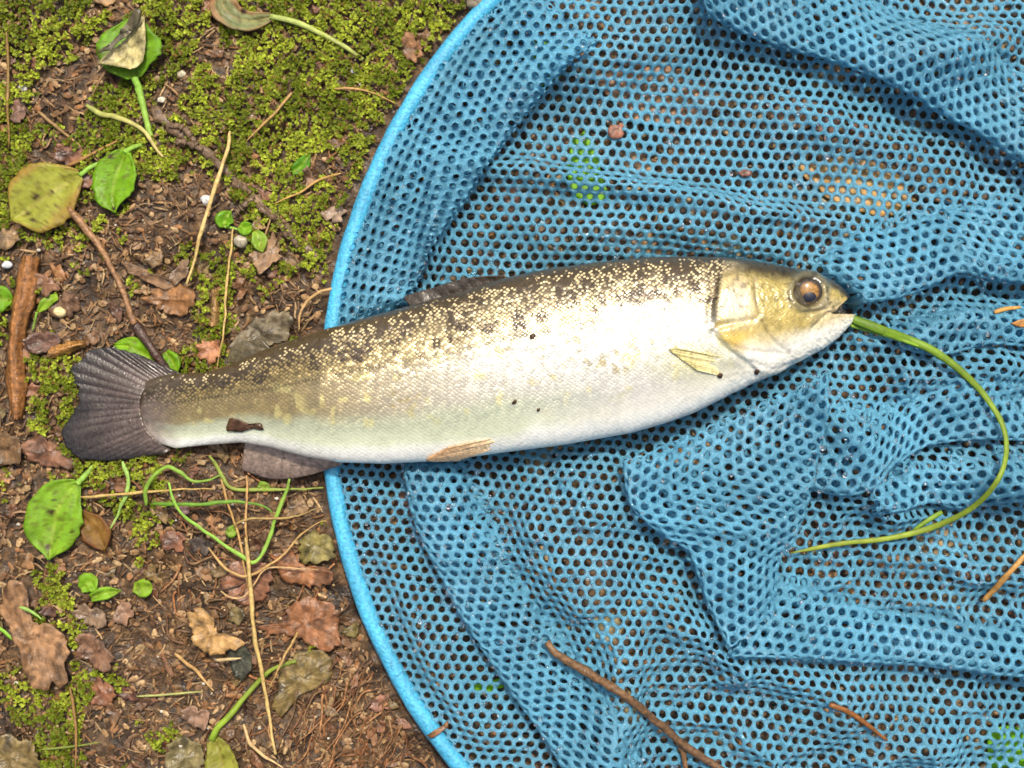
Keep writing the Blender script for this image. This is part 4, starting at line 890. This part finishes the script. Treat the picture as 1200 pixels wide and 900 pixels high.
# straws
ST = lin(190, 164, 104)
strand([(271, 155), (267, 180), (262, 198), (250, 232), (240, 268), (228, 310), (220, 334)], 3.2, 'long pale straw crossing the mossy root above the seedling', ST, lift=0.009, n=50, tip=0.8)
strand([(274, 268), (270, 300), (266, 340), (262, 390), (255, 432)], 1.9, 'thin pale straw standing upright to the fish back', lin(178, 150, 92), lift=0.008)
strand([(291, 628), (296, 680), (300, 730), (306, 770), (312, 810), (327, 878)], 3.3, 'long pale straw across the reddish dead leaves', lin(176, 150, 92), lift=0.011, n=50, tip=0.7, zs=None)
strand([(262, 560), (270, 590), (280, 625), (288, 660), (292, 690)], 2.0, 'thin tan straw leading down from the grass loop', lin(166, 132, 78), lift=0.008)
strand([(292, 556), (291, 600), (292, 640), (296, 690)], 1.7, 'very thin straw standing below the anal fin', lin(172, 134, 82), lift=0.0095)
strand([(246, 640), (262, 660), (280, 672), (296, 672), (330, 652), (352, 628), (372, 612), (384, 610)], 2.1, 'thin tan rootlet curving towards the hoop', lin(170, 138, 84), lift=0.009, n=50)
strand([(262, 690), (272, 697), (290, 696), (310, 668), (330, 664), (374, 667)], 1.4, 'very fine pale rootlet curve over the reddish leaves', lin(178, 146, 98), lift=0.009)
strand([(276, 614), (296, 606), (330, 607), (356, 602), (380, 592)], 1.8, 'fine olive rootlet crossing the grass loop', lin(146, 122, 72), lift=0.0105)
strand([(96, 582), (130, 580), (170, 576), (200, 574), (252, 572)], 2.2, 'tan straw lying level below the tail fin', lin(168, 142, 82), lift=0.007)
strand([(351, 738), (338, 762), (326, 786), (316, 806)], 2.0, 'short slanting straw crossing the long straw', lin(164, 134, 80), lift=0.0125)
strand([(205, 765), (225, 784), (250, 810)], 2.6, 'short tan straw slanting below the tan leaf', lin(172, 136, 84), lift=0.007, n=20)
strand([(286, 848), (294, 868), (310, 880), (334, 898)], 2.6, 'pale curved straw at the root tangle', lin(188, 158, 110), lift=0.008, n=24)
strand([(254, 772), (270, 771), (284, 770)], 2.6, 'short pale straw bit on the dark leaf', lin(182, 158, 112), lift=0.0085, n=10)
strand([(84, 804), (88, 830), (92, 860), (92, 900)], 2.2, 'thin tan stalk below the big dead leaf', lin(128, 96, 54), lift=0.007, n=20)
strand([(342, 109), (318, 136), (288, 165)], 2.2, 'short tan straw on the moss above the root', lin(170, 136, 82), lift=0.006, n=16)
strand([(400, 204), (372, 212), (348, 228), (322, 239)], 1.9, 'thin tan straw behind the notched leaf scrap', lin(176, 140, 78), lift=0.005, n=20)
strand([(396, 337), (376, 343), (362, 352), (352, 368), (350, 388)], 2.4, 'pale bent straw beside the hoop above the fish', lin(172, 140, 92), lift=0.006, n=24)
strand([(392, 104), (418, 104), (440, 110), (462, 122)], 1.7, 'fine tan rootlet on the moss beside the hoop', lin(168, 132, 78), lift=0.005, n=20)
strand([(78, 194), (110, 180), (138, 162)], 2.8, 'short tan straw behind the yellowing leaf', lin(150, 112, 62), lift=0.004, n=18)
strand([(40, 128), (62, 146), (94, 172)], 2.4, 'short tan straw above the yellowing leaf', lin(140, 112, 70), lift=0.004, n=18)
strand([(8, 36), (8, 90), (8, 130), (7, 172)], 2.6, 'straight tan stalk standing in the moss', lin(124, 98, 50), lift=0.005, n=24)
strand([(318, 258), (312, 276), (306, 290)], 1.4, 'very short fine stalk of the brown leaf scrap', lin(150, 120, 80), lift=0.006, n=10)
# sticks
strand([(84, 244), (100, 264), (118, 288), (132, 314), (146, 344), (156, 372), (160, 380)], 5.2, 'smooth tan stick lying in the moss above the tail', lin(142, 106, 72), 'stick', 'stick', 'bark', None, 0.0075, n=40, flat=0.9, tip=1.0, col2=lin(132, 98, 66))
strand([(156, 374), (164, 388), (176, 406), (192, 430), (200, 442)], 7.2, 'dark wet stick end touching the tail', lin(66, 46, 38), 'stick', 'stick', 'bark', None, 0.0055, n=24, flat=0.9, tip=0.9, bump=0.2)
V, F = None, None
def bark_strip(pts, hw, colr, label, lift, seed):
    c = cr(pts, 40); t = np.gradient(c, axis=0); t /= np.linalg.norm(t, axis=1)[:, None]; nn = np.stack([-t[:, 1], t[:, 0]], 1)
    wd = np.interp(np.linspace(0, 1, 40), np.linspace(0, 1, len(hw)), hw); v = np.linspace(-1, 1, 13)
    j = 1 + 0.22 * (vn(np.linspace(0, 14, 40)[:, None] + 0 * v, np.sign(v)[None] * 2 + 0 * wd[:, None], seed) - 0.5) * 2
    p = c[:, None] + nn[:, None] * (wd[:, None] * v * j)[..., None]; q = PX(p.reshape(-1, 2), 0.007)
    occupy(np.vstack([p[:, 0], p[::-1, -1]])); g = np.percentile(ground(q[:, 0], q[:, 1]), 70)
    vv = np.tile(v, 40); uu = np.repeat(np.linspace(0, 1, 40), 13)
    q[:, 2] = g + lift + 0.004 * (1 - vv ** 2) + 0.0013 * (vn(uu * 4, vv * 5, seed) - 0.5) + 0.001 * (vn(uu * 20, vv * 3, seed + 1) - 0.5)
    Cc = np.asarray(colr) * (0.55 + 0.9 * vn(uu * 5, vv * 5, seed + 2))[:, None]
    return tag(mk('bark_strip', q, gridF(40, 13), M['bark'], C=Cc, thick=0.0018), label, 'bark')
bark_strip([(33, 300), (28, 330), (20, 370), (15, 410), (17, 445), (18, 492)], [11, 13, 12, 10, 13, 5], lin(126, 84, 44), 'long orange brown bark strip lying on the soil', 0.003, 3)
bark_strip([(58, 414), (76, 408), (98, 402)], [7, 8, 4], lin(150, 108, 56), 'short tan bark bit above the tail fin', 0.003, 5)
bark_strip([(248, 338), (249, 358), (247, 382)], [4, 6, 6], lin(134, 104, 60), 'short upright bark chip beside the thin straw', 0.003, 6)
# rotten mossy root, with its side scales
root = empty('rotten_root', P(280, 215, 0.002), 'decayed brown root lying diagonally over the moss', 'root')
def root_part(pts, r, nm, sd, lift=0.004, flat=0.6):
    sp = cr(pts, 60); q = PX(sp, 0.005); q[:, 2] = np.maximum(ground(q[:, 0], q[:, 1]), -0.002) + lift
    V, F = tube(q, r * S * (0.6 + 0.8 * vn(np.linspace(0, 22, 60), np.zeros(60), sd)), 9, flat, 0.4, sd)
    mk(nm, V, F, M['bark'], root, C=lin(100, 80, 60) * (0.6 + 0.8 * vn(np.arange(len(V)) * 0.09, np.zeros(len(V)), sd))[:, None])
root_part([(176, 126), (205, 152), (236, 174), (258, 194), (276, 212), (300, 236), (322, 256), (345, 280), (372, 302)], 5.6, 'stem', 1, 0.0032, 0.42)
for i, (a, b, c2) in enumerate([((206, 166), (220, 168), (238, 176)), ((272, 216), (282, 218), (294, 226)), ((276, 250), (290, 238), (298, 230)), ((302, 240), (310, 248), (326, 258)), ((198, 148), (214, 150), (232, 170)), ((336, 262), (342, 276), (350, 290))]):
    root_part([a, b, c2], 3.4, 'side_rootlet', 10 + i, 0.005)

# ------------------------------------------------------------------ dead leaves of the litter (hand placed)
DL = [
 ([(8, 692), (18, 676), (30, 676), (36, 690), (32, 706), (40, 726), (60, 728), (80, 742), (88, 764), (80, 776), (86, 796), (74, 804), (66, 796), (60, 808), (44, 804), (30, 782), (26, 760), (14, 736), (2, 712)], lin(140, 106, 78), 'large tan brown lobed dead leaf with pale midrib', 0.0065, ((20, 690), (56, 800))),
 ([(92, 748), (100, 740), (114, 742), (126, 758), (140, 772), (130, 784), (118, 788), (106, 776), (92, 768)], lin(112, 78, 64), 'purplish brown dead leaf beside the large lobed one', 0.0045, None),
 ([(108, 800), (116, 792), (130, 802), (142, 816), (126, 826), (110, 822)], lin(118, 82, 62), 'brown dead leaf tip below the purplish leaf', 0.004, None),
 ([(82, 716), (100, 706), (120, 716), (126, 732), (114, 738), (96, 730)], lin(126, 104, 84), 'greyish brown crumpled leaf above the purplish leaf', 0.004, None),
 ([(130, 728), (138, 706), (150, 708), (156, 722), (148, 734)], lin(134, 100, 86), 'pinkish brown small leaf scrap under the green round leaf', 0.004, None),
 ([(222, 716), (238, 710), (252, 722), (256, 738), (272, 742), (290, 752), (276, 762), (262, 768), (246, 768), (232, 758), (224, 740)], lin(172, 140, 86), 'light tan dead leaf with ragged edge', 0.0065, None),
 ([(266, 756), (284, 750), (294, 764), (294, 786), (282, 800), (270, 786)], lin(58, 62, 50), 'dark grey green dead leaf below the tan leaf', 0.0045, None),
 ([(262, 664), (286, 650), (312, 660), (322, 676), (314, 700), (290, 712), (270, 700), (258, 684)], lin(128, 88, 66), 'brown dead leaf under the fine rootlets', 0.0035, None),
 ([(318, 650), (340, 640), (350, 660), (380, 664), (394, 672), (386, 686), (362, 690), (330, 680)], lin(138, 92, 62), 'reddish brown torn leaf close to the hoop', 0.0045, None),
 ([(300, 734), (330, 730), (336, 712), (360, 700), (388, 706), (400, 718), (394, 740), (402, 756), (380, 764), (356, 752), (330, 744), (308, 744)], lin(134, 90, 62), 'broad reddish brown leaf beside the lower hoop', 0.005, None),
 ([(348, 632), (372, 618), (388, 630), (394, 652), (374, 658), (352, 662)], lin(120, 108, 66), 'mottled olive grey dead leaf touching the hoop', 0.0045, None),
 ([(336, 590), (352, 580), (362, 596), (350, 606), (336, 604)], lin(132, 98, 74), 'brown leaf scrap between grass stem and hoop', 0.003, None),
 ([(328, 782), (350, 764), (376, 762), (394, 778), (384, 800), (352, 816), (330, 840), (320, 828)], lin(112, 96, 58), 'olive brown mouldy leaf among the roots', 0.0035, None),
 ([(-20, 868), (10, 858), (40, 866), (52, 884), (50, 915), (-20, 915)], lin(122, 92, 62), 'blurred brown leaf in the lowest litter', 0.0055, None),
 ([(196, 872), (216, 864), (236, 872), (240, 905), (196, 908)], lin(112, 102, 70), 'greyish leaf beside the yellow green leaf', 0.004, None),
 ([(208, 830), (224, 824), (246, 836), (240, 856), (220, 852)], lin(126, 96, 84), 'pinkish grey leaf scrap in the lower litter', 0.004, None),
 ([(168, 350), (186, 338), (210, 330), (228, 342), (230, 360), (212, 372), (190, 366)], lin(132, 92, 60), 'orange brown dead leaf right of the stick', 0.004, None),
 ([(196, 326), (212, 306), (222, 304), (220, 322), (206, 336)], lin(122, 92, 74), 'narrow greyish brown leaf above the orange brown one', 0.005, None),
 ([(168, 306), (180, 294), (192, 296), (190, 308), (178, 316)], lin(128, 100, 78), 'small brown leaf scrap above the bark chips', 0.0045, None),
 ([(140, 306), (162, 312), (190, 324), (204, 334), (196, 342), (172, 330), (146, 318)], lin(114, 90, 68), 'long twisted brown leaf strip crossing the stick', 0.0045, None),
 ([(228, 402), (240, 396), (258, 400), (258, 420), (246, 428), (230, 418)], lin(158, 114, 84), 'light brown dead leaf between straw and tail', 0.004, None),
 ([(268, 408), (280, 390), (300, 372), (322, 364), (340, 366), (346, 380), (338, 400), (320, 402), (296, 418), (276, 424)], lin(112, 104, 88), 'grey mouldy dead leaf against the fish back', 0.004, None),
 ([(294, 298), (306, 292), (312, 276), (318, 282), (322, 272), (328, 288), (334, 302), (320, 312), (308, 322), (300, 310)], lin(140, 110, 88), 'notched greyish brown leaf below the heart leaf', 0.005, None),
 ([(356, 202), (362, 196), (368, 204), (376, 206), (368, 214), (370, 222), (360, 220), (358, 210)], lin(130, 100, 82), 'small notched leaf scrap beside the hoop', 0.005, None),
 ([(378, 252), (386, 244), (400, 240), (408, 248), (402, 262), (384, 262)], lin(150, 128, 108), 'pale greyish leaf scrap close to the hoop', 0.004, None),
 ([(470, 52), (478, 42), (490, 44), (496, 58), (490, 74), (478, 76)], lin(136, 98, 74), 'brown leaf scrap in the moss above the hoop', 0.0045, None),
 ([(56, 356), (76, 340), (94, 346), (98, 362), (80, 374), (60, 370)], lin(108, 82, 66), 'dark brown leaf beside the white pebble', 0.0035, None),
 ([(36, 318), (56, 322), (74, 336), (60, 350), (42, 340)], lin(120, 88, 66), 'brown leaf scrap right of the bark strip top', 0.0035, None),
 ([(32, 398), (52, 386), (72, 392), (70, 408), (48, 414), (34, 410)], lin(98, 72, 62), 'purplish dark leaf scrap above the tail fin', 0.0035, None),
 ([(92, 398), (104, 386), (120, 388), (120, 402), (104, 406)], lin(122, 90, 68), 'brown leaf scrap touching the tail fin top', 0.004, None),
 ([(-10, 276), (8, 266), (22, 270), (24, 282), (10, 292), (-8, 290)], lin(130, 108, 82), 'greyish tan leaf scrap below the yellowing leaf', 0.0035, None),
 ([(62, 172), (78, 166), (98, 174), (96, 190), (76, 196), (62, 186)], lin(116, 76, 64), 'reddish brown leaf behind the yellowing leaf', 0.003, None),
 ([(10, 122), (24, 118), (32, 130), (24, 144), (10, 140)], lin(126, 96, 80), 'pinkish brown leaf scrap by the straight stalk', 0.0035, None),
 ([(236, 0), (256, -4), (258, 10), (246, 16), (236, 12)], lin(138, 100, 72), 'small brown leaf scrap beside the withered leaf', 0.004, None),
 ([(238, 62), (250, 56), (264, 60), (260, 68), (244, 70)], lin(132, 92, 62), 'orange brown leaf scrap in the moss', 0.004, None),
 ([(20, 524), (44, 508), (66, 522), (88, 540), (84, 552), (56, 546), (34, 542)], lin(116, 84, 62), 'brown curled leaf behind the tail fin tip', 0.0035, None),
 ([(-16, 512), (14, 504), (30, 520), (24, 544), (-14, 548)], lin(104, 78, 54), 'olive brown leaf below the bark strip', 0.0035, None),
 ([(124, 560), (140, 556), (152, 566), (142, 580), (126, 576)], lin(118, 84, 60), 'brown leaf scrap under the grass blade', 0.003, None),
 ([(186, 626), (204, 620), (220, 632), (214, 646), (192, 642)], lin(118, 76, 56), 'reddish brown leaf scrap below the dark grass stem', 0.0035, None),
 ([(220, 634), (238, 628), (252, 636), (244, 650), (226, 648)], lin(78, 68, 64), 'dark slate leaf scrap under the grass loop', 0.0035, None),
]
for i, (o, c, lb, off, rib) in enumerate(DL):
    dead_leaf(o, c, lb, off, 0.003, seed=50 + i, rib=rib, ragged=1.6)
# pebbles
def pebble(px, py, r, c, label, group=None, seed=0):
    u = np.linspace(0, np.pi, 9); t = np.linspace(0, 2 * np.pi, 13)[:-1]; q = P(px, py, 0.003)
    rr_ = r * S * (0.8 + 0.4 * vn(np.cos(t)[None] * 2 + np.cos(u)[:, None] * 2, np.sin(t)[None] * 2 + 0 * u[:, None], seed))
    V = np.stack([q[0] + rr_ * np.sin(u)[:, None] * np.cos(t), q[1] + 0.8 * rr_ * np.sin(u)[:, None] * np.sin(t), float(ground(q[0], q[1])) + 0.0015 + r * S * 0.35 + 0.65 * rr_ * np.cos(u)[:, None]], -1)
    return tag(mk('pebble', V.reshape(-1, 3), gridF(9, 12, True), M['stone'], C=c), label, 'pebble', group)
pebble(70, 366, 8, lin(206, 190, 140), 'cream rounded pebble beside the green seedling', seed=1)
pebble(6, 310, 6, lin(206, 208, 210), 'white pebble left of the bark strip', seed=2)
pebble(25, 102, 5.5, lin(206, 204, 190), 'white pebble in the moss by the straight stalk', seed=3)
pebble(242, 234, 7, lin(206, 204, 200), 'white stone chip touching the long straw', seed=4)
pebble(413, 80, 5.5, lin(216, 216, 216), 'white pebble on the moss beside the hoop', seed=5)
pebble(188, 116, 5, lin(206, 200, 180), 'cream stone chip right of the leaf stalk', seed=6)
pebble(212, 86, 5.5, lin(196, 186, 160), 'tan stone chip beside the broad green leaf', seed=7)
pebble(216, 598, 7, lin(140, 112, 110), 'pinkish grey pebble inside the grass loop', seed=8)
pebble(282, 283, 10, lin(164, 156, 136), 'rough pale grey stone under the seedling', seed=9)
pebble(558, 4, 12, lin(128, 118, 100), 'grey stone touching the hoop top', seed=10)
pebble(80, 250, 6, lin(180, 164, 118), 'tan pebble under the yellowing leaf edge', seed=11)
for i in range(70):
    x, y = rng.uniform(-60, 520), rng.uniform(-60, 960)
    if np.hypot(x - 1050, y - 470) < 690: continue
    pebble(x, y, rng.uniform(1.3, 2.8), lin(206, 200, 186) * rng.uniform(0.5, 1), 'tiny pale grit grain on the dark soil', 'grit grains on the soil', seed=200 + i)

# ------------------------------------------------------------------ scattered leaf crumbs (countable ones as things)
def poly_rand(cx, cy, r, n=9, el=0.6):
    a = rng.uniform(0, 6.3); t = np.sort(rng.uniform(0, 2 * np.pi, n)); rad = r * rng.uniform(0.6, 1.15, n)
    x, y = rad * np.cos(t), rad * np.sin(t) * el
    return np.stack([cx + x * math.cos(a) - y * math.sin(a), cy + x * math.sin(a) + y * math.cos(a)], 1)
browns = [lin(122, 88, 64), lin(108, 76, 54), lin(138, 102, 72), lin(96, 66, 52), lin(130, 92, 76), lin(118, 98, 66), lin(144, 116, 84)]
cnt = 0
for i in range(900):
    x, y = rng.uniform(-90, 520), rng.uniform(-80, 980)
    if np.hypot(x - 1050, y - 470) < 690 or occ(A(x), A(y)): continue
    moss_here = fbm(A(x / 70), A(y / 70), 301, 3)
    if y < 420 and rng.random() < 0.55: continue
    dead_leaf(poly_rand(x, y, rng.uniform(6, 17)), browns[i % 7] * rng.uniform(0.7, 1.1), 'small torn brown leaf crumb in the litter left of the net', rng.uniform(0.0012, 0.003), 0.0025, name='leaf_crumb', cat='leaf crumb', group='leaf crumbs in the litter', seed=400 + i, ragged=1.3)
    cnt += 1
    if cnt >= 210: break
for i in range(70):      # leaves under the net, seen through its holes
    x, y = rng.uniform(420, 1260), rng.uniform(-60, 960)
    if np.hypot(x - 1050, y - 470) > 640: continue
    dead_leaf(poly_rand(x, y, rng.uniform(22, 52), 11, 0.7), browns[i % 7] * rng.uniform(0.9, 1.7), 'brown dead leaf lying flat under the blue net', 0.0008, 0.0, name='covered_leaf', cat='dead leaf', group='dead leaves under the net', seed=700 + i, )
for i, (o_, lb) in enumerate([([(672, 160), (686, 150), (700, 168), (706, 200), (716, 232), (690, 240), (668, 222), (664, 190)], 'green leaf showing through the net above the fish back'), ([(1160, 862), (1180, 852), (1210, 858), (1214, 900), (1164, 904)], 'green leaf showing through the lowest net'), ([(618, 48), (650, 40), (668, 58), (656, 90), (632, 100), (612, 90)], 'green leaf showing through the net near the upper hoop'), ([(548, 806), (590, 796), (596, 806), (560, 818)], 'green leaf showing through the net beside the twig')]):
    dead_leaf(o_, lin(116, 182, 26), lb, 0.0042, 0.0, name='covered_green_leaf', cat='leaf', seed=800 + i, mater='green', ragged=0.5)
dead_leaf([(930, 190), (1000, 180), (1050, 195), (1080, 235), (1040, 255), (970, 230)], lin(198, 150, 92), 'light orange tan leaf showing through the net above the snout', 0.0036, 0.0, name='covered_leaf', seed=820)
dead_leaf([(690, 85), (790, 70), (850, 110), (820, 150), (740, 140)], lin(156, 112, 84), 'large pinkish brown leaf showing through the upper net', 0.0036, 0.0, name='covered_leaf', seed=821)

# ------------------------------------------------------------------ moss, crumbs and root fibres (uncountable)
def moss_density(px, py):
    d = fbm(px / 62, py / 62, 301, 3) * 0.75 + fbm(px / 20, py / 20, 305, 2) * 0.25
    w = np.interp(py, [-100, 0, 300, 420, 520, 620, 1000], [0.13, 0.13, 0.10, 0.02, -0.03, -0.07, -0.07])
    w = w + 0.14 * np.exp(-(((px - 390) / 130) ** 2 + ((py - 130) / 170) ** 2)) + 0.06 * np.exp(-(((px - 60) / 80) ** 2 + ((py - 20) / 60) ** 2))
    w = w - 0.22 * np.exp(-(((px - 210) / 45) ** 2 + ((py - 250) / 60) ** 2)) - 0.15 * np.exp(-(((px - 90) / 40) ** 2 + ((py - 85) / 30) ** 2)) - 0.1 * np.exp(-(((px - 210) / 40) ** 2 + ((py - 350) / 40) ** 2))
    w = w - 0.2 * np.exp(-(((px - 450) / 90) ** 2 + ((py - 800) / 120) ** 2))
    return sm(0.47, 0.60, d + w)
NS = 42000
mx_, my_ = rng.uniform(-180, 720, NS), rng.uniform(-180, 1080, NS)
ok = (rng.random(NS) < moss_density(mx_, my_)) & (np.hypot(mx_ - 1050, my_ - 470) > 684) & (~occ(mx_, my_) | (rng.random(NS) < 0.02))
mx_, my_ = mx_[ok], my_[ok]; ns = len(mx_)
LPS = 7
def leaflets(cx, cy, cz, n_per, Lr, Wr, elr, colf):
    n = len(cx); m = n * n_per
    bx, by, bz = np.repeat(cx, n_per), np.repeat(cy, n_per), np.repeat(cz, n_per)
    a = rng.uniform(0, 2 * np.pi, m); e = rng.uniform(*elr, m); L = rng.uniform(*Lr, m); W = rng.uniform(*Wr, m) * L
    dx, dy, dz = np.cos(a) * np.cos(e), np.sin(a) * np.cos(e), np.sin(e)
    sx, sy = -np.sin(a), np.cos(a)
    b0 = np.stack([bx, by, bz + rng.uniform(0, 0.0012, m)], 1); D = np.stack([dx, dy, dz], 1); Sd = np.stack([sx, sy, 0 * sx], 1); Up = np.cross(D, Sd)
    md = b0 + D * (L * 0.5)[:, None]
    l = md + Sd * (W / 2)[:, None] + [0, 0, 0.0002]; r = md - Sd * (W / 2)[:, None] + [0, 0, 0.0002]
    tip = b0 + D * L[:, None] - np.stack([0 * L, 0 * L, L * rng.uniform(0.05, 0.4, m)], 1)
    V = np.stack([b0, l, tip, r, md], 1).reshape(-1, 3); i = np.arange(m)[:, None] * 5
    F = np.concatenate([i + [0, 4, 1], i + [1, 4, 2], i + [2, 4, 3], i + [3, 4, 0]])
    C = np.repeat(colf(m), 5, 0)
    return V, F, C
q = PX(np.stack([mx_, my_], 1), 0.003); gz = ground(q[:, 0], q[:, 1])
dens = moss_density(mx_, my_); hump = 0.0035 * dens * (0.3 + fbm(mx_ / 14, my_ / 14, 311, 2))
tone = np.repeat(fbm(mx_ / 24, my_ / 24, 313, 3), LPS)[:, None]
mc0, mc1, mc2 = lin(112, 128, 28), lin(178, 192, 62), lin(136, 108, 50)
V, F, C = leaflets(q[:, 0], q[:, 1], gz + hump, LPS, (0.0013, 0.0030), (0.4, 0.75), (0.15, 1.25), lambda m: (mc0 + (mc1 - mc0) * sm(0.3, 0.7, tone) * rng.uniform(0.4, 1.2, (m, 1))) * rng.uniform(0.6, 1.3, (m, 1)))
br = rng.random(len(C) // 5) < 0.10; C[np.repeat(br, 5)] = mc2 * 0.8
tag(mk('moss', V, F, M['moss'], C=C, smooth=False), 'bright green moss carpet over the soil left of the net', 'moss', kind='stuff')
# soft moss cushions fill between the shoots
def bits(n, region, Lr, Wr, cols, lift, avoid=0.92, netok=False, dirf=None, seg=3):
    x, y = rng.uniform(region[0], region[2], n), rng.uniform(region[1], region[3], n)
    ok = (~occ(x, y) | (rng.random(n) > avoid))
    dn = np.hypot(x - 1050, y - 470)
    ok &= (dn < 640) if netok else (dn > 686)
    x, y = x[ok], y[ok]; n = len(x); a = rng.uniform(0, 2 * np.pi, n) if dirf is None else dirf(x, y)
    L = rng.uniform(*Lr, n); W = rng.uniform(*Wr, n); k = rng.normal(0, 0.14, n); s = np.linspace(-0.5, 0.5, seg + 1)
    q = PX(np.stack([x, y], 1), 0.002)
    aa = a[:, None] + k[:, None] * s[None] * 2
    cx = q[:, 0:1] + L[:, None] * s[None] * np.cos(aa); cy = q[:, 1:2] + L[:, None] * s[None] * np.sin(aa)
    g = ground(cx, cy); z = np.maximum(g + 0.0004, ground(q[:, 0], q[:, 1])[:, None]) + rng.uniform(0, lift, (n, 1)) + L[:, None] * s[None] * rng.normal(0, 0.12, (n, 1))
    z = np.maximum(z, g + 0.0002)
    wv = W[:, None] / 2 * (1 - 0.5 * np.abs(s) * 2)[None]
    ox, oy = -np.sin(aa) * wv, np.cos(aa) * wv
    V = np.stack([np.stack([cx + ox, cy + oy, z], -1), np.stack([cx, cy, z + np.minimum(wv * 0.8, 0.0006)], -1), np.stack([cx - ox, cy - oy, z], -1)], 2)
    m = seg + 1; i = np.arange(n)[:, None, None] * m * 3 + np.arange(seg)[None, :, None] * 3
    F = np.concatenate([(i + [0, 1, 4, 3]).reshape(-1, 4), (i + [1, 2, 5, 4]).reshape(-1, 4)])
    C = np.repeat(A(cols)[rng.integers(0, len(cols), n)] * rng.uniform(0.55, 1.25, (n, 1)), m * 3, 0) * 0.85
    return V.reshape(-1, 3), F, C
bc = [lin(122, 92, 60), lin(104, 76, 50), lin(150, 118, 80), lin(84, 62, 42), lin(136, 96, 58), lin(166, 138, 98)]
parts_ = [bits(12000, (-180, -180, 640, 1080), (0.0018, 0.0085), (0.0004, 0.0013), bc, 0.002), bits(9000, (-180, -180, 640, 1080), (0.0014, 0.0048), (0.0012, 0.0034), bc, 0.0018, seg=2), bits(9000, (-180, -180, 640, 1080), (0.0006, 0.0018), (0.0005, 0.0014), bc + [lin(170, 150, 120)], 0.0016, seg=2)]
V = np.vstack([q_[0] for q_ in parts_]); C = np.vstack([q_[2] for q_ in parts_]); o_ = np.cumsum([0] + [len(q_[0]) for q_ in parts_]); F = np.vstack([q_[1] + o_[i_] for i_, q_ in enumerate(parts_)])
tag(mk('leaf_litter', V, F, M['litter'], C=C), 'fine brown leaf litter and bark crumbs on the soil', 'leaf litter', kind='stuff')
V, F, C = bits(9000, (380, -180, 1500, 1080), (0.002, 0.010), (0.0006, 0.0028), bc, 0.0012, netok=True, avoid=0.8)
tag(mk('covered_litter', V, F, M['litter'], C=C), 'fine brown leaf litter seen through the holes of the net', 'leaf litter', kind='stuff')
# root fibres beside the lower hoop
Vs, Fs, Cs = [], [], []; o0 = 0
rc = [lin(132, 88, 54), lin(112, 74, 46), lin(150, 108, 70), lin(96, 68, 46), lin(124, 96, 66)]
for i in range(260):
    t = rng.random()
    x, y = (rng.normal(432, 52), rng.normal(800, 80)) if t < 0.72 else (rng.uniform(150, 380), rng.uniform(560, 720) if t < 0.86 else rng.uniform(400, 900))
    a = rng.normal(2.15, 0.4) if t < 0.72 else rng.uniform(0, 6.3); L = rng.uniform(22, 85) if t < 0.72 else rng.uniform(15, 60)
    s = np.linspace(-0.5, 0.5, 12); ang = a + rng.normal(0, 0.5) * s * 2 + 0.25 * np.sin(s * rng.uniform(4, 12))
    px = x + np.cumsum(np.cos(ang)) * L / 12; py = y + np.cumsum(np.sin(ang)) * L / 12
    if (np.hypot(px - 1050, py - 470) < 684).any(): continue
    qq = PX(np.stack([px, py], 1), 0.003); qq[:, 2] = np.maximum(ground(qq[:, 0], qq[:, 1]), -0.004) + rng.uniform(0.0005, 0.0045)
    V, F = tube(qq, rng.uniform(0.6, 1.9) * S * np.linspace(1, 0.5, 12), 5, 0.8, 0.2, i)
    Vs.append(V); Fs += [[k + o0 for k in f] for f in F]; o0 += len(V); Cs.append(np.tile(rc[i % 5] * rng.uniform(0.6, 1.2), (len(V), 1)))
tag(mk('root_fibres', np.vstack(Vs), Fs, M['litter'], C=np.vstack(Cs)), 'tangle of fine reddish brown root fibres beside the lower hoop', 'roots', kind='stuff')
